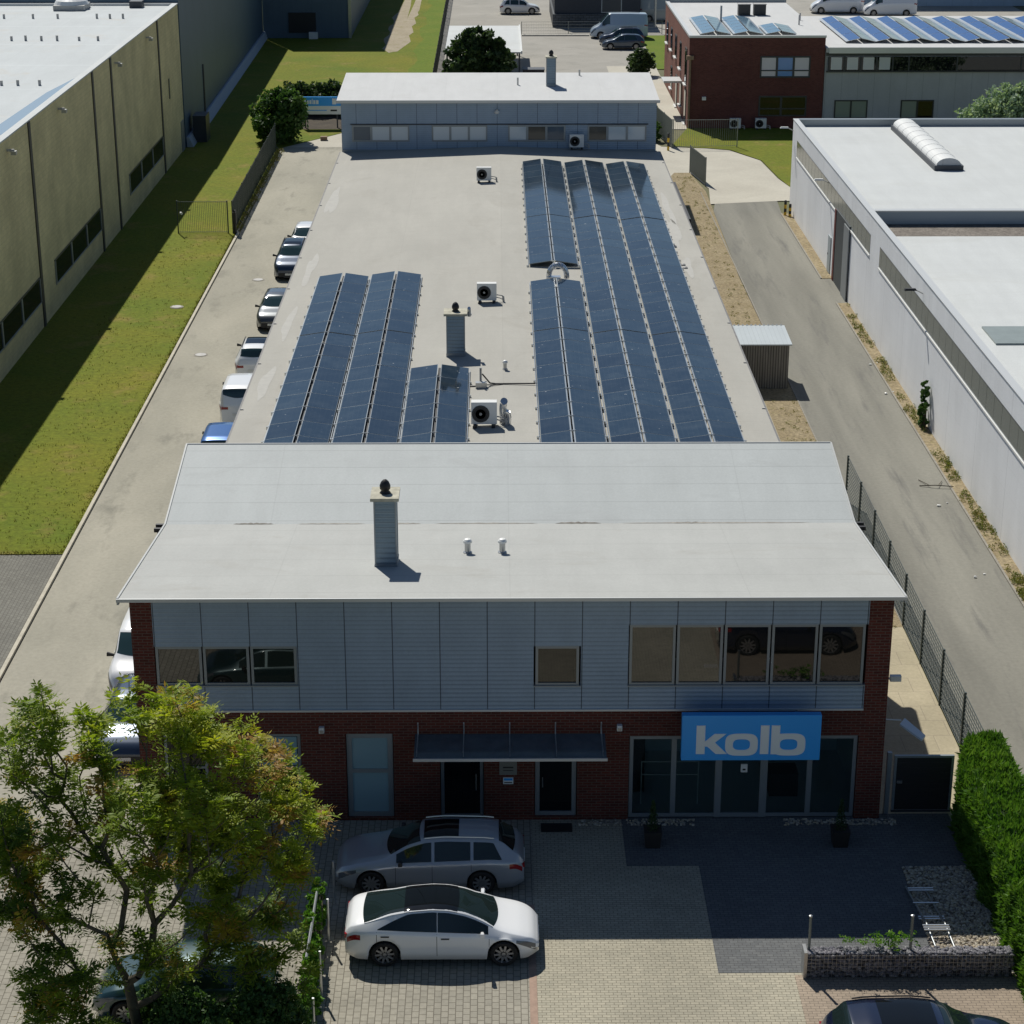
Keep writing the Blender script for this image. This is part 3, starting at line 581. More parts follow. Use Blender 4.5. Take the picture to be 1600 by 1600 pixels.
# curved duct on panels gap
b = MB(); zz = hz(2.7); cx = 2.72; cyy = 92.7
b.box(cx-0.42, cx+0.25, cyy-0.25, cyy+0.15, zz, zz+0.22, M['duct'])
arc = [(cx-0.3+0.42*(1-math.cos(t)), cyy, zz+0.22+0.55*math.sin(t)) for t in [math.pi*i/12 for i in range(13)]]
b.path(arc, 0.13, M['duct'], 12); b.tube(arc[-1], (arc[-1][0], cyy, zz+0.12), 0.13, M['duct'], n=12); b.lathe((cx+0.54, cyy-0.5, zz), [(0.2, 0), (0.2, 0.08)], M['edge'], 14)
tag(b.build('duct_elbow'), 'shiny arched ventilation duct between two blocks of solar panels', 'duct')

# air conditioners
def ac_unit(label, loc, s=1.0, duct=False):
    t = thing('air_conditioner', label, 'air conditioner', loc, 0, 'air conditioner outdoor units', world=False)
    b = MB(); b.box(-0.45, 0.45, -0.17, 0.17, 0.12, 0.92, M['white']); b.build('casing', t, bevel=0.012)
    b = MB(); b.lathe((-0.12, -0.172, 0.5), [(0.31, 0.0), (0.31, -0.018), (0.28, -0.02)], M['grille'], 24, 'y')
    for r in (0.24, 0.18, 0.12): b.lathe((-0.12, -0.172, 0.5), [(r, -0.02), (r, -0.028), (r-0.012, -0.028)], M['blackm'], 24, 'y')
    b.lathe((-0.12, -0.172, 0.5), [(0.05, -0.02), (0.05, -0.035)], M['edge'], 12, 'y'); b.build('fan_grille', t)
    for sx in (-0.32, 0.32):
        b = MB(); b.box(sx-0.06, sx+0.06, -0.28, 0.28, 0, 0.12, M['blackm']); b.build('foot', t)
    b = MB(); b.path([(0.45, 0, 0.35), (0.62, 0, 0.33), (0.75, 0.0, 0.30)], 0.025, M['edge']); b.path([(0.45, 0.05, 0.22), (0.62, 0.05, 0.18), (0.78, 0.0, 0.12)], 0.025, M['edge']); b.path([(0.75, 0, 0.3), (0.78, 0, 0.02)], 0.05, M['edge']); b.build('pipe', t)
    if duct:
        b = MB(); b.path([(0.66, 0.25, 0.0), (0.66, 0.25, 0.6), (0.68, 0.22, 0.8), (0.7, 0.1, 0.88)], 0.13, M['duct'], 12)
        b.path([(0.85, 0.1, 0.0), (0.86, 0.05, 0.3), (0.82, 0, 0.5), (0.72, -0.05, 0.55)], 0.1, M['duct'], 12); b.build('duct', t)
    t.scale = (s, s, s); return t
ac_unit('nearest roof air conditioner with shiny foil pipes at its right side', (-0.5, 70.6, hz(-0.5)+0.0), 1.05, True)
ac_unit('white roof air conditioner behind the mid roof chimney', (-0.48, 88.5, hz(-0.48)), 0.98)
ac_unit('farthest white roof air conditioner in front of the rear block', (-0.76, 115.8, hz(-0.76)), 0.95)

# solar racks
PW, PL = 1.085, 1.722
def solar_rack(label, xc, ys, rail=True):
    """double pitched (east-west) row; xc ridge x; ys = list of module front y"""
    t = thing('solar_array', label, 'solar panels', (xc, ys[0], hz(xc)), 0, 'double rows of solar panels on the flat roof')
    tilt = 0.13
    for s_ in (-1, 1):
        for y in ys:
            xi, xo = xc+s_*0.075, xc+s_*(0.075+PW)
            zi, zo = hz(xc)+0.36, hz(xc)+0.36-PW*tilt-0.02
            zi += random.uniform(-0.004, 0.004)
            if s_ < 0: xa, xb, za, zb = xo, xi, zo, zi
            else: xa, xb, za, zb = xi, xo, zi, zo
            b = MB(); y1 = y+PL; e = 0.018
            b.hull8([(xa, y, za-0.035), (xb, y, zb-0.035), (xb, y1, zb-0.035), (xa, y1, za-0.035), (xa, y, za), (xb, y, zb), (xb, y1, zb), (xa, y1, za)], M['pframe'])
            sl_ = (zb-za)/(xb-xa)
            b.face([(xa+e, y+e, za+e*sl_+0.002), (xb-e, y+e, zb-e*sl_+0.002), (xb-e, y1-e, zb-e*sl_+0.002), (xa+e, y1-e, za+e*sl_+0.002)], M['panel'])
            o = b.build('solar_panel', t, off=(xa, y, za)); o.location = Vector((xa, y, za))-Vector((xc, ys[0], hz(xc)))
    y0, y1 = ys[0], ys[-1]+PL; zb_ = hz(xc)
    r = MB()
    for s_ in (-1, 1):
        if not rail and s_ > 0: r.box(xc-0.05, xc+0.05, y0+0.03, y1-0.03, zb_+0.20, zb_+0.22, M['blackm'])  # black strip added in the ridge gap to imitate its shadow
        if not rail: r.box(xc+s_*0.07-0.006, xc+s_*0.07+0.006, y0, y1, zb_+0.33, zb_+0.362, M['alu'])
        if rail: r.box(xc+s_*0.055-0.02, xc+s_*0.055+0.02, y0, y1, zb_+0.30, zb_+0.335, M['alu'])
        r.box(xc+s_*1.20-0.012, xc+s_*1.20+0.012, y0-0.02, y1+0.02, zb_+0.10, zb_+0.125, M['alu'])
    for y in ys:
        r.box(xc-1.25, xc+1.25, y-0.02, y+0.02, zb_-0.03, zb_+0.05, M['alu'])
        r.box(xc-0.13, xc+0.13, y-0.012, y+0.012, zb_+0.345, zb_+0.375, M['alu']); r.box(xc-0.02, xc+0.02, y-0.02, y+0.02, zb_, zb_+0.34, M['alu'])
        for s_ in (-1, 1): r.box(xc+s_*1.24-0.05, xc+s_*1.24+0.05, y-0.03, y+0.03, zb_+0.0, zb_+0.14, M['alu'])
    r.build('mounting_rail', t); return t
def yrow(y0, n, splits=()):
    ys = []; y = y0
    for i in range(n):
        ys.append(y); y += PL+0.012
        if i in splits: y += 0.10
    return ys
yl = [v for v in yrow(65.6, 10, ()) ]
def rows(start, end, gaps):
    ys = []; y = start
    while y+PL < end+0.05:
        ys.append(y)
        y += PL+0.012
        for g in gaps:
            if abs(y-g) < 0.87 and (not ys or y-0.001 <= g+0.9): 
                y = max(y, g+0.05) if y < g+0.05 and g-y < 0.3 else y+0.0
    return ys
def seg(y_split, n_before, n_after): # modules ending at the split and starting after it
    a = [y_split-0.05-(PL+0.012)*(i+1) for i in range(n_before)][::-1]; c = [y_split+0.05+(PL+0.012)*i for i in range(n_after)]
    return a+c
YL = seg(83.1, 9, 6)
solar_rack('leftmost long double row of dark solar panels beside the left roof edge', -7.27, YL, False)
solar_rack('double row of dark solar panels second from the left roof edge', -4.78, YL, False)
solar_rack('short double row of solar panels beside the nearest air conditioner', -2.31, seg(77.7, 7, 0), False)
s2 = 83.1
nearT1 = seg(s2, 9, 5)
farT1 = [95.25+(PL+0.012)*i for i in range(6)] + [105.75+(PL+0.012)*i for i in range(9)]
full = seg(s2, 9, 13) + [105.85+(PL+0.012)*i for i in range(9)]
solar_rack('double row of solar panels in front of the arched duct, nearest the roof centre', 2.70, nearT1)
solar_rack('double row of solar panels behind the arched duct, near the rear block', 2.70, farT1)
solar_rack('long middle double row of solar panels right of the arched duct', 5.22, full)
solar_rack('rightmost long double row of solar panels along the right roof edge', 7.72, full)

# ================================================================== REAR BLOCK
rb = thing('rear_office', 'single storey block on the far roof end with grey blue cladding and pale roof', 'building', (0, 127, 0))
b = MB(); b.box(-9.75, 10.0, 127.0, 135.3, 0, 7.1, M['clad'], 'l r'); b.box(-9.76, -9.75, 127.0, 135.3, 0, 7.1, M['clad_side']); b.box(10.0, 10.01, 127, 135.3, 0, 7.1, M['clad_side']); b.build('wall', rb)
b = MB(); b.hull8([(-10.0, 126.6, 7.1), (10.15, 126.6, 7.1), (10.15, 135.6, 7.5), (-10.0, 135.6, 7.5), (-10.0, 126.6, 7.27), (10.15, 126.6, 7.27), (10.15, 135.6, 7.67), (-10.0, 135.6, 7.67)], M['roof_rear']); rr = b.build('roof', rb)
b = MB(); b.box(-10.03, 10.18, 126.55, 126.597, 7.12, 7.29, M['trim']); b.build('fascia', rr)
chimney(rr, 3.2, 3.78, 131.0, 131.7, 7.3, 9.25, 0.08)
b = MB(); b.tube((1.35, 131.5, 7.4), (1.35, 131.5, 7.95), 0.06, M['steel']); b.tube((5.45, 134.6, 7.5), (5.45, 134.6, 8.0), 0.06, M['steel']); b.build('vent_pipe', rr)
bl = M['glass_blind2']; bk = plain('dim pane', (0.10, 0.14, 0.18), 0.1); br_ = plain('brown pane', (0.12, 0.11, 0.09), 0.1)
for (xa, xb, gg) in ((-9.1, -5.5, [bk, bl, bl]), (-4.1, -0.6, [bl, bl, bl]), (0.7, 4.3, [bl, br_, bk]), (5.7, 9.4, [br_, bl, bl])):
    wdt = (xb-xa)/3
    window_xz(rb, xa, xb, 4.65, 5.68, 126.98, mull=(xa+wdt, xa+2*wdt), glass_list=gg, fw_=0.1)
b = MB(); b.box(-9.2, 9.5, 126.94, 127.0, 5.70, 5.76, M['dark_trim']); b.box(-9.7, 9.95, 126.9, 127.0, 3.9, 4.15, M['frame']); b.build('trim', rb)
t = ac_unit('white air conditioner fixed to the wall of the rear block', (5.0, 126.6, 4.25), 1.0)
b = MB(); b.lathe((-0.0, 126.9, 6.5), [(0.12, -0.08), (0.17, 0.02), (0.12, 0.1)], M['white'], 12); b.box(-0.04, 0.04, 126.75, 127.0, 6.6, 6.68, M['steel']); tag(b.build('wall_lamp'), 'round lamp under the eave of the rear block', 'wall lamp')
b = MB(); b.box(10.02, 10.1, 126.6, 127.3, 3.6, 4.0, M['blackm']); b.tube((10.2, 127.0, 0), (10.2, 127.0, 4.0), 0.09, M['blackm']); tag(b.build('downpipe'), 'black downpipe at the far right corner of the long hall', 'downpipe')

# ================================================================== LEFT HALLS
bh = thing('factory_hall', 'large beige block-walled industrial hall with brown vertical strips on the left', 'building', (-23.2, 120, 0))
BX = -23.2; Z1 = 10.5
b = MB(); b.box(-70, BX, 60, 150.2, 0, Z1, M['beige'], 't')
wl = b.build('wall', bh)
b = MB(); b.box(-70, BX-0.35, 60, 150.2, Z1-0.25, Z1-0.12, M['roof_left']); rl = b.build('roof', bh)
b = MB(); b.box(BX-0.35, BX+0.05, 60, 150.3, Z1-0.02, Z1+0.05, M['roof_white']); b.box(-70, BX-0.35, 150.0, 150.3, Z1-0.12, Z1+0.05, M['trim']); b.build('fascia', rl)
for y in (100.3, 117.0, 122.8, 140.6):
    b = MB(); b.box(BX+0.004, BX+0.06, y-0.22, y+0.22, 0, Z1-0.03, M['beige_dark']); b.build('wall_strip', bh)
for (ya, yb) in ((83, 99.9), (103.6, 116.6), (126.5, 140.2)):
    f = MB(); f.box(BX+0.003, BX+0.05, ya, yb, 1.35, 1.42, M['frame']); f.box(BX+0.003, BX+0.05, ya, yb, 2.62, 2.68, M['frame_dark'])
    k = max(2, round((yb-ya)/4.5))
    for i in range(k+1): f.box(BX+0.006, BX+0.07, ya+(yb-ya)*i/k-0.1*(0 < i), ya+(yb-ya)*i/k+0.1*(i < k), 1.42, 2.62, M['frame'])
    wo = f.build('window', bh)
    p = MB(); p.box(BX+0.004, BX+0.03, ya+0.1, yb-0.1, 1.42, 2.62, M['glass_dark']); p.build('pane', wo)
b = MB(); b.box(BX+0.003, BX+0.04, 144.1, 144.5, 4.6, 6.0, M['frame_dark']); b.build('window', bh)
b = MB(); b.box(BX+0.003, BX+0.06, 148.6, 149.8, 0, 2.2, M['frame']); b.build('door', bh)
for y in (95.5, 107.4, 124.3, 136.0):
    b = MB(); b.box(BX+0.003, BX+0.35, y-0.06, y+0.06, Z1-0.62, Z1-0.52, M['edge']); b.box(BX+0.2, BX+0.45, y-0.14, y+0.14, Z1-0.78, Z1-0.6, M['steel']); b.build('flood_lamp', bh)
rnd = random.Random(5); b = MB()
for (y, xs_) in ((142.5, [-34, -32, -30.3, -27.6, -26.7, -25.8]), (131, [-32.5, -30.9, -30, -29, -28, -26.6, -25.4]), (112.5, [-27.3, -26.4, -25.2]), (100.5, [-25.8, -25.5, -25.2, -24.9])):
    for x_ in xs_: b.box(x_-0.07, x_+0.07, y-0.05, y+0.05, Z1-0.12, Z1+0.12+rnd.random()*0.1, M['edge'])
b.build('roof_pin', rl)
b = MB(); k = 16
b.box(-31.5, -29.3, 146.8, 149.2, Z1-0.1, Z1+0.25, M['edge']); b.lathe((-30.4, 148, Z1+0.25), [(1.25, 0), (1.1, 0.25), (0.7, 0.5), (0.0, 0.6)], M['white'], 24); b.build('skylight', rl, smooth=False)
b = MB(); b.box(-26.4, -25.5, 148.6, 149.6, Z1-0.1, Z1+0.35, M['dark_trim']); b.build('roof_hatch', rl)
b = MB(); b.face([(-24.6, 97, Z1-0.112), (-23.6, 97, Z1-0.112), (-23.6, 117, Z1-0.112), (-24.3, 110, Z1-0.112)], plain('roof puddle', (0.38, 0.47, 0.55), 0.08, spec=0.6)); b.build('roof_puddle', rl)
gh = thing('dark_hall', 'tall dark grey metal clad hall behind the beige hall', 'building', (-24, 180, 0))
b = MB(); b.hull8([(-70, 150.4, 0), (-23.15, 150.4, 0), (-24.05, 212, 0), (-70, 212, 0), (-70, 150.4, 10.9), (-23.15, 150.4, 10.9), (-24.05, 212, 10.9), (-70, 212, 10.9)], M['greyhall']); b.build('wall', gh)
b = MB(); b.hull8([(-23.1, 150.5, 0), (-22.6, 150.5, 0), (-23.6, 211.9, 0), (-24.0, 211.9, 0), (-23.12, 150.5, 0.75), (-22.95, 150.5, 0.75), (-23.85, 211.9, 0.75), (-24.02, 211.9, 0.75)], plain('pale plinth', (0.34, 0.40, 0.46), 0.8)); b.build('plinth', gh)
b = MB(); b.tube((-23.3, 162, 0.6), (-23.3, 162, 4.5), 0.1, M['frame_dark']); b.tube((-23.6, 175, 5.5), (-23.6, 175, 7.5), 0.06, M['frame']); b.build('downpipe', gh)
b = MB(); b.box(-22.9, -21.9, 152.5, 154.5, 0, 2.0, M['frame_dark']); tag(b.build('utility_cabinet'), 'dark cabinet at the foot of the dark hall near the beige wall', 'cabinet')
g2 = thing('dark_hall_wing', 'dark grey projecting hall wing with one black shutter at the top of the picture', 'building', (-19, 212, 0))
b = MB(); b.box(-24.05, -15.06, 212.05, 260, 0, 13.0, M['greyhall_x'], 'r'); b.box(-15.06, -15.05, 212.05, 260, 0, 13.0, M['greyhall']); b.build('wall', g2)
b = MB(); b.box(-15.25, -14.95, 211.95, 212.05, 0, 13.0, M['steel']); b.build('corner_trim', g2)
b = MB(); b.box(-21.4, -18.6, 211.9, 212.05, 0.6, 2.6, M['blackm']); b.build('shutter', g2)
b = MB(); b.box(-19.3, -18.4, 211.2, 211.7, 0, 0.7, M['white']); b.build('air_conditioner', g2)

# ================================================================== RIGHT WHITE HALL
wh = thing('white_hall', 'long white panel-clad hall with ribbon windows and flat white roof on the right', 'building', (18.74, 95, 0))
WX = 18.74; ZP = 5.88
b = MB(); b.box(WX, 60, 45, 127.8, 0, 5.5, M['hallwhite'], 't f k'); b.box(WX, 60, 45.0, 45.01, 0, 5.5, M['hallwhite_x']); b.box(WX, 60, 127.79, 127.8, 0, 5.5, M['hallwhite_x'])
b.box(WX, WX+0.25, 45, 127.8, 5.5, ZP, M['hallwhite']); b.box(WX+0.25, 60, 127.45, 127.8, 5.5, ZP, M['frame'])
b.build('wall', wh)
b = MB(); b.box(WX+0.25, 60, 101.9, 127.45, 5.35, 5.5, M['roof_white']); b.box(WX+0.25, 60, 45, 98.85, 4.8, 4.95, M['roof_white']); wr = b.build('roof', wh)
b = MB(); b.box(WX+0.25, 60, 98.85, 101.6, 4.8, 4.93, M['gravel']); b.box(WX+0.25, WX+0.75, 62, 98.85, 4.952, 4.97, M['gravel']); b.build('gravel_strip', wr)
b = MB(); b.box(WX-0.03, WX+0.3, 45, 127.85, ZP, ZP+0.04, M['trim']); b.box(WX+0.3, 60, 127.4, 127.85, ZP, ZP+0.05, M['frame']); b.build('fascia', wr)
b = MB(); b.box(WX+0.45, 60, 101.6, 101.9, 4.95, 5.62, plain('roof step metal', (0.30, 0.36, 0.42), 0.45, 0.3)); b.box(WX+0.4, 60, 101.5, 102.0, 5.62, 5.68, M['trim']); b.build('roof_step', wr)
def ribbon(ya, yb, z0=3.88, z1=4.9):
    f = MB(); f.box(WX-0.05, WX+0.02, ya, yb, z0-0.09, z0-0.01, M['white']); f.box(WX-0.012, WX-0.002, ya, yb, z0-0.01, z0+0.03, M['alu']); f.box(WX-0.012, WX-0.002, ya, yb, z1-0.03, z1, M['frame_dark'])
    y = ya
    while y < yb: f.box(WX-0.009, WX-0.003, y, y+0.03, z0+0.03, z1-0.03, M['glass_green2']); y += 1.25
    wo = f.build('window', wh)
    p = MB(); p.box(WX-0.006, WX-0.002, ya, yb, z0+0.03, z1-0.03, M['glass_green']); p.build('pane', wo)
ribbon(99.4, 125.8); ribbon(50, 96.8)
b = MB(); b.box(WX-0.06, WX-0.002, 105.2, 109.9, 0.0, 4.02, plain('dark door', (0.05, 0.06, 0.065), 0.6)); b.box(WX-0.09, WX-0.003, 109.5, 109.95, 0.0, 4.0, M['red']); b.box(WX-0.12, WX-0.06, 105.0, 106.6, 0.0, 3.9, plain('open shutter leaf', (0.22, 0.24, 0.25), 0.5)); dr = b.build('door', wh); tag(dr, 'dark double height goods door with red edge')
b = MB(); b.box(WX-0.05, WX-0.002, 111.0, 111.9, 0.05, 2.1, plain('pale door', (0.35, 0.4, 0.42), 0.5)); b.box(WX-0.07, WX-0.05, 111.65, 111.8, 1.0, 1.1, M['blackm']); d2 = b.build('door', wh); tag(d2, 'narrow pale personnel door')
for (y, z, c) in ((127.6, 5.35, M['white']), (113, 4.95, M['white']), (86.3, 5.4, M['blackm'])):
    b = MB(); b.tube((WX, y, z-0.15), (WX-0.35, y, z+0.02), 0.025, M['steel']); b.hull8([(WX-0.85, y-0.1, z), (WX-0.3, y-0.1, z), (WX-0.3, y+0.1, z), (WX-0.85, y+0.1, z), (WX-0.8, y-0.07, z+0.09), (WX-0.35, y-0.07, z+0.09), (WX-0.35, y+0.07, z+0.09), (WX-0.8, y+0.07, z+0.09)], c); b.build('wall_lamp', wh)
def skylight(x0, x1, y0, y1, z, name):
    b = MB(); b.box(x0-0.12, x1+0.12, y0-0.1, y1+0.1, z, z+0.28, M['dark_trim']); n = 12; i = b.m(M['white']); k = len(b.v); cx, rx = (x0+x1)/2, (x1-x0)/2
    for yy in (y0, y1):
        for j in range(n+1): t = math.pi*j/n; b.v.append((cx-rx*math.cos(t), yy, z+0.28+0.42*math.sin(t)))
    for j in range(n): b.f.append((k+j, k+j+1, k+n+2+j, k+n+1+j)); b.mi.append(i)
    b.f.append(tuple(k+j for j in range(n, -1, -1))); b.mi.append(b.m(M['nbpanel']))
    nb = int((y1-y0)/1.4)
    for q in range(1, nb):
        yy = y0+(y1-y0)*q/nb
        for j in range(n):
            t0, t1 = math.pi*j/n, math.pi*(j+1)/n
            b.tube((cx-(rx+.01)*math.cos(t0), yy, z+.28+.43*math.sin(t0)), (cx-(rx+.01)*math.cos(t1), yy, z+.28+.42*math.sin(t1)), 0.012, M['white'], n=4, caps=False)
    o = b.build(name, wr)
skylight(24.75, 26.15, 113.0, 126.2, 5.5, 'skylight'); skylight(33.2, 34.6, 112.0, 123.5, 5.5, 'skylight')
b = MB(); b.box(20.3, 40, 79.1, 81.7, 4.95, 5.03, plain('grey green rooflight', (0.26, 0.30, 0.29), 0.4, var=0.08, vs=2)); b.build('rooflight', wr)

# ================================================================== NEIGHBOUR
nb = thing('brick_office', 'dark red brick two storey office with white window sills behind the long hall', 'building', (15, 158.6, 0))
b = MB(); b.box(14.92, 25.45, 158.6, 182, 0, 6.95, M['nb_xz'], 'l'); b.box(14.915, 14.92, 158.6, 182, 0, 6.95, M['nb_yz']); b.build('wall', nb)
b = MB(); b.box(14.95, 25.42, 158.63, 182, 6.95, 7.0, M['roof_rear']); r_ = b.build('roof', nb)
b = MB(); b.box(14.88, 25.5, 158.55, 158.85, 6.95, 7.12, M['trim']); b.box(14.88, 15.2, 158.85, 182, 6.95, 7.12, M['trim']); b.box(14.9, 25.5, 181.8, 182.1, 6.95, 7.4, M['frame']); b.build('fascia', r_)
window_xz(nb, 20.45, 24.35, 3.9, 5.55, 158.57, fr=M['frame_dark'], mull=(21.75, 23.05), trans=(4.45,), glass_list=[plain('pinkish blind', (0.66, 0.62, 0.66), 0.2), M['glass_blue'], plain('pinkish blind', (0.66, 0.62, 0.66), 0.2)], fw_=0.12)
window_xz(nb, 20.45, 24.2, 0.9, 2.5, 158.57, fr=M['frame_dark'], mull=(22.2,), trans=(1.5,), gl=M['glass_dark'], fw_=0.12)
for i, (y, z0, z1) in enumerate([(160.2, 3.1, 5.9), (165.2, 3.6, 5.7), (169.6, 3.9, 5.7), (174.0, 3.9, 5.7), (178.4, 3.9, 5.7), (160.0, 0.05, 2.7), (164.2, 0.8, 2.6), (168.2, 0.1, 2.6), (173.2, 0.8, 2.6)]):
    b = MB(); b.box(14.86, 14.915, y, y+1.4, z0, z1, M['frame_dark']); wo = b.build('window', nb)
    p = MB(); p.box(14.85, 14.86, y+0.12, y+1.28, z0+0.12, z1-0.12, M['glass_dark']); p.build('pane', wo)
    p = MB(); p.box(14.7, 14.915, y-0.1, y+1.5, z0-0.1, z0, M['white']); p.build('sill', wo)
b = MB(); b.box(13.4, 14.9, 163.5, 166.4, 2.75, 2.82, M['trim']); b.box(13.4, 14.9, 163.5, 163.56, 2.82, 2.9, M['steel']); b.build('canopy', nb)
b = MB(); b.tube((15.0, 158.5, 0), (15.0, 158.5, 5.4), 0.08, M['wood']); b.box(14.7, 15.25, 158.3, 158.58, 5.3, 5.6, M['wood']); b.build('downpipe', nb)
b = MB(); b.box(16.0, 16.3, 158.3, 158.6, 2.2, 2.45, M['white']); b.build('wall_lamp', nb)
def simple_panels(parent, xc, y0, n, z, wid, ln, tilt, ma, mb_, d=0.0):
    for i in range(n):
        for s_ in (-1, 1):
            xi, xo = xc+s_*0.05, xc+s_*(0.05+wid); zi, zo = z+0.15+wid*tilt, z+0.15
            xa, xb, za, zb = (xo, xi, zo, zi) if s_ < 0 else (xi, xo, zi, zo)
            y, y1 = y0+i*ln, y0+(i+1)*ln-0.05
            b = MB(); b.hull8([(xa, y, za-0.03), (xb, y, zb-0.03), (xb, y1, zb-0.03), (xa, y1, za-0.03), (xa, y, za), (xb, y, zb), (xb, y1, zb), (xa, y1, za)], M['alu'])
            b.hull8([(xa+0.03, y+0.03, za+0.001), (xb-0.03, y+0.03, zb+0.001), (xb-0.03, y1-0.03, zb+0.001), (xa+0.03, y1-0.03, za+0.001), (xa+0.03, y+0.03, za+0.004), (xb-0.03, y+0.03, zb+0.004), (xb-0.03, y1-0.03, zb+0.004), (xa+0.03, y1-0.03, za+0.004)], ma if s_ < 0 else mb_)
            b.build('solar_panel', parent)
for i, (xc, n, lab) in enumerate(((17.0, 6, 'leftmost pale blue solar row on the brick office roof'), (19.55, 6, 'middle pale blue solar row on the brick office roof'), (22.1, 3, 'shorter right solar row on the brick office roof'))):
    t = thing('solar_array', lab, 'solar panels', (xc, 159, 7.0), 0, 'solar rows on the neighbouring roofs'); simple_panels(t, xc, 159.4, n, 7.0, 1.15, 1.7, 0.18, M['panel_pale'], M['panel_pale'])
for (x_, y_) in ((20.7, 172.6), (22.0, 172.6)):
    b = MB(); b.box(x_-0.5, x_+0.5, y_-0.4, y_+0.4, 7.0, 7.9, M['grille']); b.box(x_-0.55, x_+0.55, y_-0.45, y_+0.45, 7.9, 7.95, M['edge'])
    tag(b.build('roof_unit'), {20.7: 'left of two dark ventilation boxes on the brick office roof', 22.0: 'right of two dark ventilation boxes on the brick office roof'}[x_], 'ventilation box', 'dark boxes on the brick office roof')
b = MB(); b.tube((18.3, 168, 7.0), (18.3, 168, 8.3), 0.08, M['edge']); b.tube((24.4, 166, 7), (24.4, 166, 7.8), 0.06, M['edge']); b.tube((24.9, 169, 7), (24.9, 169, 7.6), 0.06, M['edge']); b.build('vent_pipe', r_)
for x_ in (18.6, 20.6):
    ac_unit({18.6: 'left air conditioner at the foot of the dark brick office wall', 20.6: 'right air conditioner at the foot of the dark brick office wall'}[x_], (x_, 157.9, 0.0), 0.95)
n2 = thing('production_hall', 'grey panel-clad hall with a dark ribbon window and blue solar panels on its roof', 'building', (25.6, 158.6, 0))
b = MB(); b.box(25.5, 80, 158.7, 178.5, 0, 5.85, M['nbpanel']); b.build('wall', n2)
b = MB(); b.box(25.5, 80, 158.3, 178.5, 5.85, 6.2, M['roof_rear']); r2 = b.build('roof', n2)
b = MB(); b.box(25.55, 80, 158.62, 158.7, 5.55, 5.8, M['frame_dark']); b.box(25.7, 80, 158.2, 158.3, 5.8, 6.25, M['trim']); b.build('fascia', r2)
b = MB(); b.box(25.75, 80, 158.6, 158.695, 4.35, 5.5, M['glass_dark']); wn = b.build('window', n2)
f = MB(); f.box(25.6, 80, 158.55, 158.6, 4.3, 4.42, M['frame_dark'])
for i in list(range(6))+list(range(8, 40, 4)): f.box(25.7+i*1.25, 25.82+i*1.25, 158.55, 158.6, 4.42, 5.5, M['frame_dark'])
f.build('frame', wn)
p = MB(); pb = plain('pale blind pane', (0.62, 0.64, 0.66), 0.15)
for i in range(4): p.box(25.95+i*1.25, 26.8+i*1.25, 158.585, 158.598, 4.5, 5.45, pb)
p.build('window_blind', wn)
for xa in (26.4, 31.6):
    window_xz(n2, xa, xa+2.6, 0.7, 2.15, 158.67, fr=M['frame_dark'], mull=(xa+1.3,), glass_list=[plain('pale green pane', (0.25, 0.30, 0.28), 0.1), M['glass_dark'] if xa > 30 else plain('pale green pane', (0.25, 0.30, 0.28), 0.1)], fw_=0.1)
for i in range(11):
    xc = 28.6+i*2.35
    t = thing('solar_array', 'blue solar panel row %s on the grey production hall roof' % (['nearest the brick office', 'second from the brick office', 'third from the brick office', 'fourth from the brick office', 'fifth from the brick office', 'sixth from the brick office', 'seventh from the brick office', 'eighth from the brick office', 'ninth from the brick office', 'tenth from the brick office', 'farthest from the brick office'][i]), 'solar panels', (xc, 160, 6.2), 0, 'solar rows on the neighbouring roofs')
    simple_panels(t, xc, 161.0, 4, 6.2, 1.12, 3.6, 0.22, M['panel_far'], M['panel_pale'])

# background buildings
bb = thing('dark_workshop', 'dark anthracite building with grey stone base behind the rear car park', 'building', (12, 222, 0))
b = MB(); b.box(6.2, 15.4, 221, 235, 1.4, 6, plain('anthracite wall', (0.035, 0.042, 0.055), 0.6, var=0.1)); b.box(6.0, 15.6, 220.6, 235.2, 0, 1.4, brick_mat('rough stone', (0.13, 0.14, 0.15), (0.09, 0.1, 0.11), (0.06, 0.06, 0.06), 'xz', 0.6, 0.25, 0.03)); b.build('wall', bb)
b = MB(); b.box(11.2, 13.4, 220.93, 221.0, 1.5, 3.6, M['frame']); b.box(11.3, 13.3, 220.9, 220.93, 1.6, 3.5, M['frame_dark']); b.build('door', bb)
b = MB(); b.tube((17.0, 221, 0), (17.0, 221, 6), 0.12, M['steel']); b.build('downpipe', bb)
bb = thing('pale_blue_hall', 'long pale blue building behind the solar roof at the top right', 'building', (50, 245, 0))
b = MB(); b.box(41, 90, 240, 262, 0, 7, lines_mat('pale blue wall', (0.30, 0.40, 0.50), 'x', 3.0, 0.05, 0.8)); b.build('wall', bb)
b = MB()
for i in range(6): b.box(46+i*5, 47.5+i*5, 239.93, 240, 1.6, 2.6, M['glass_dark'])
b.build('window', bb)
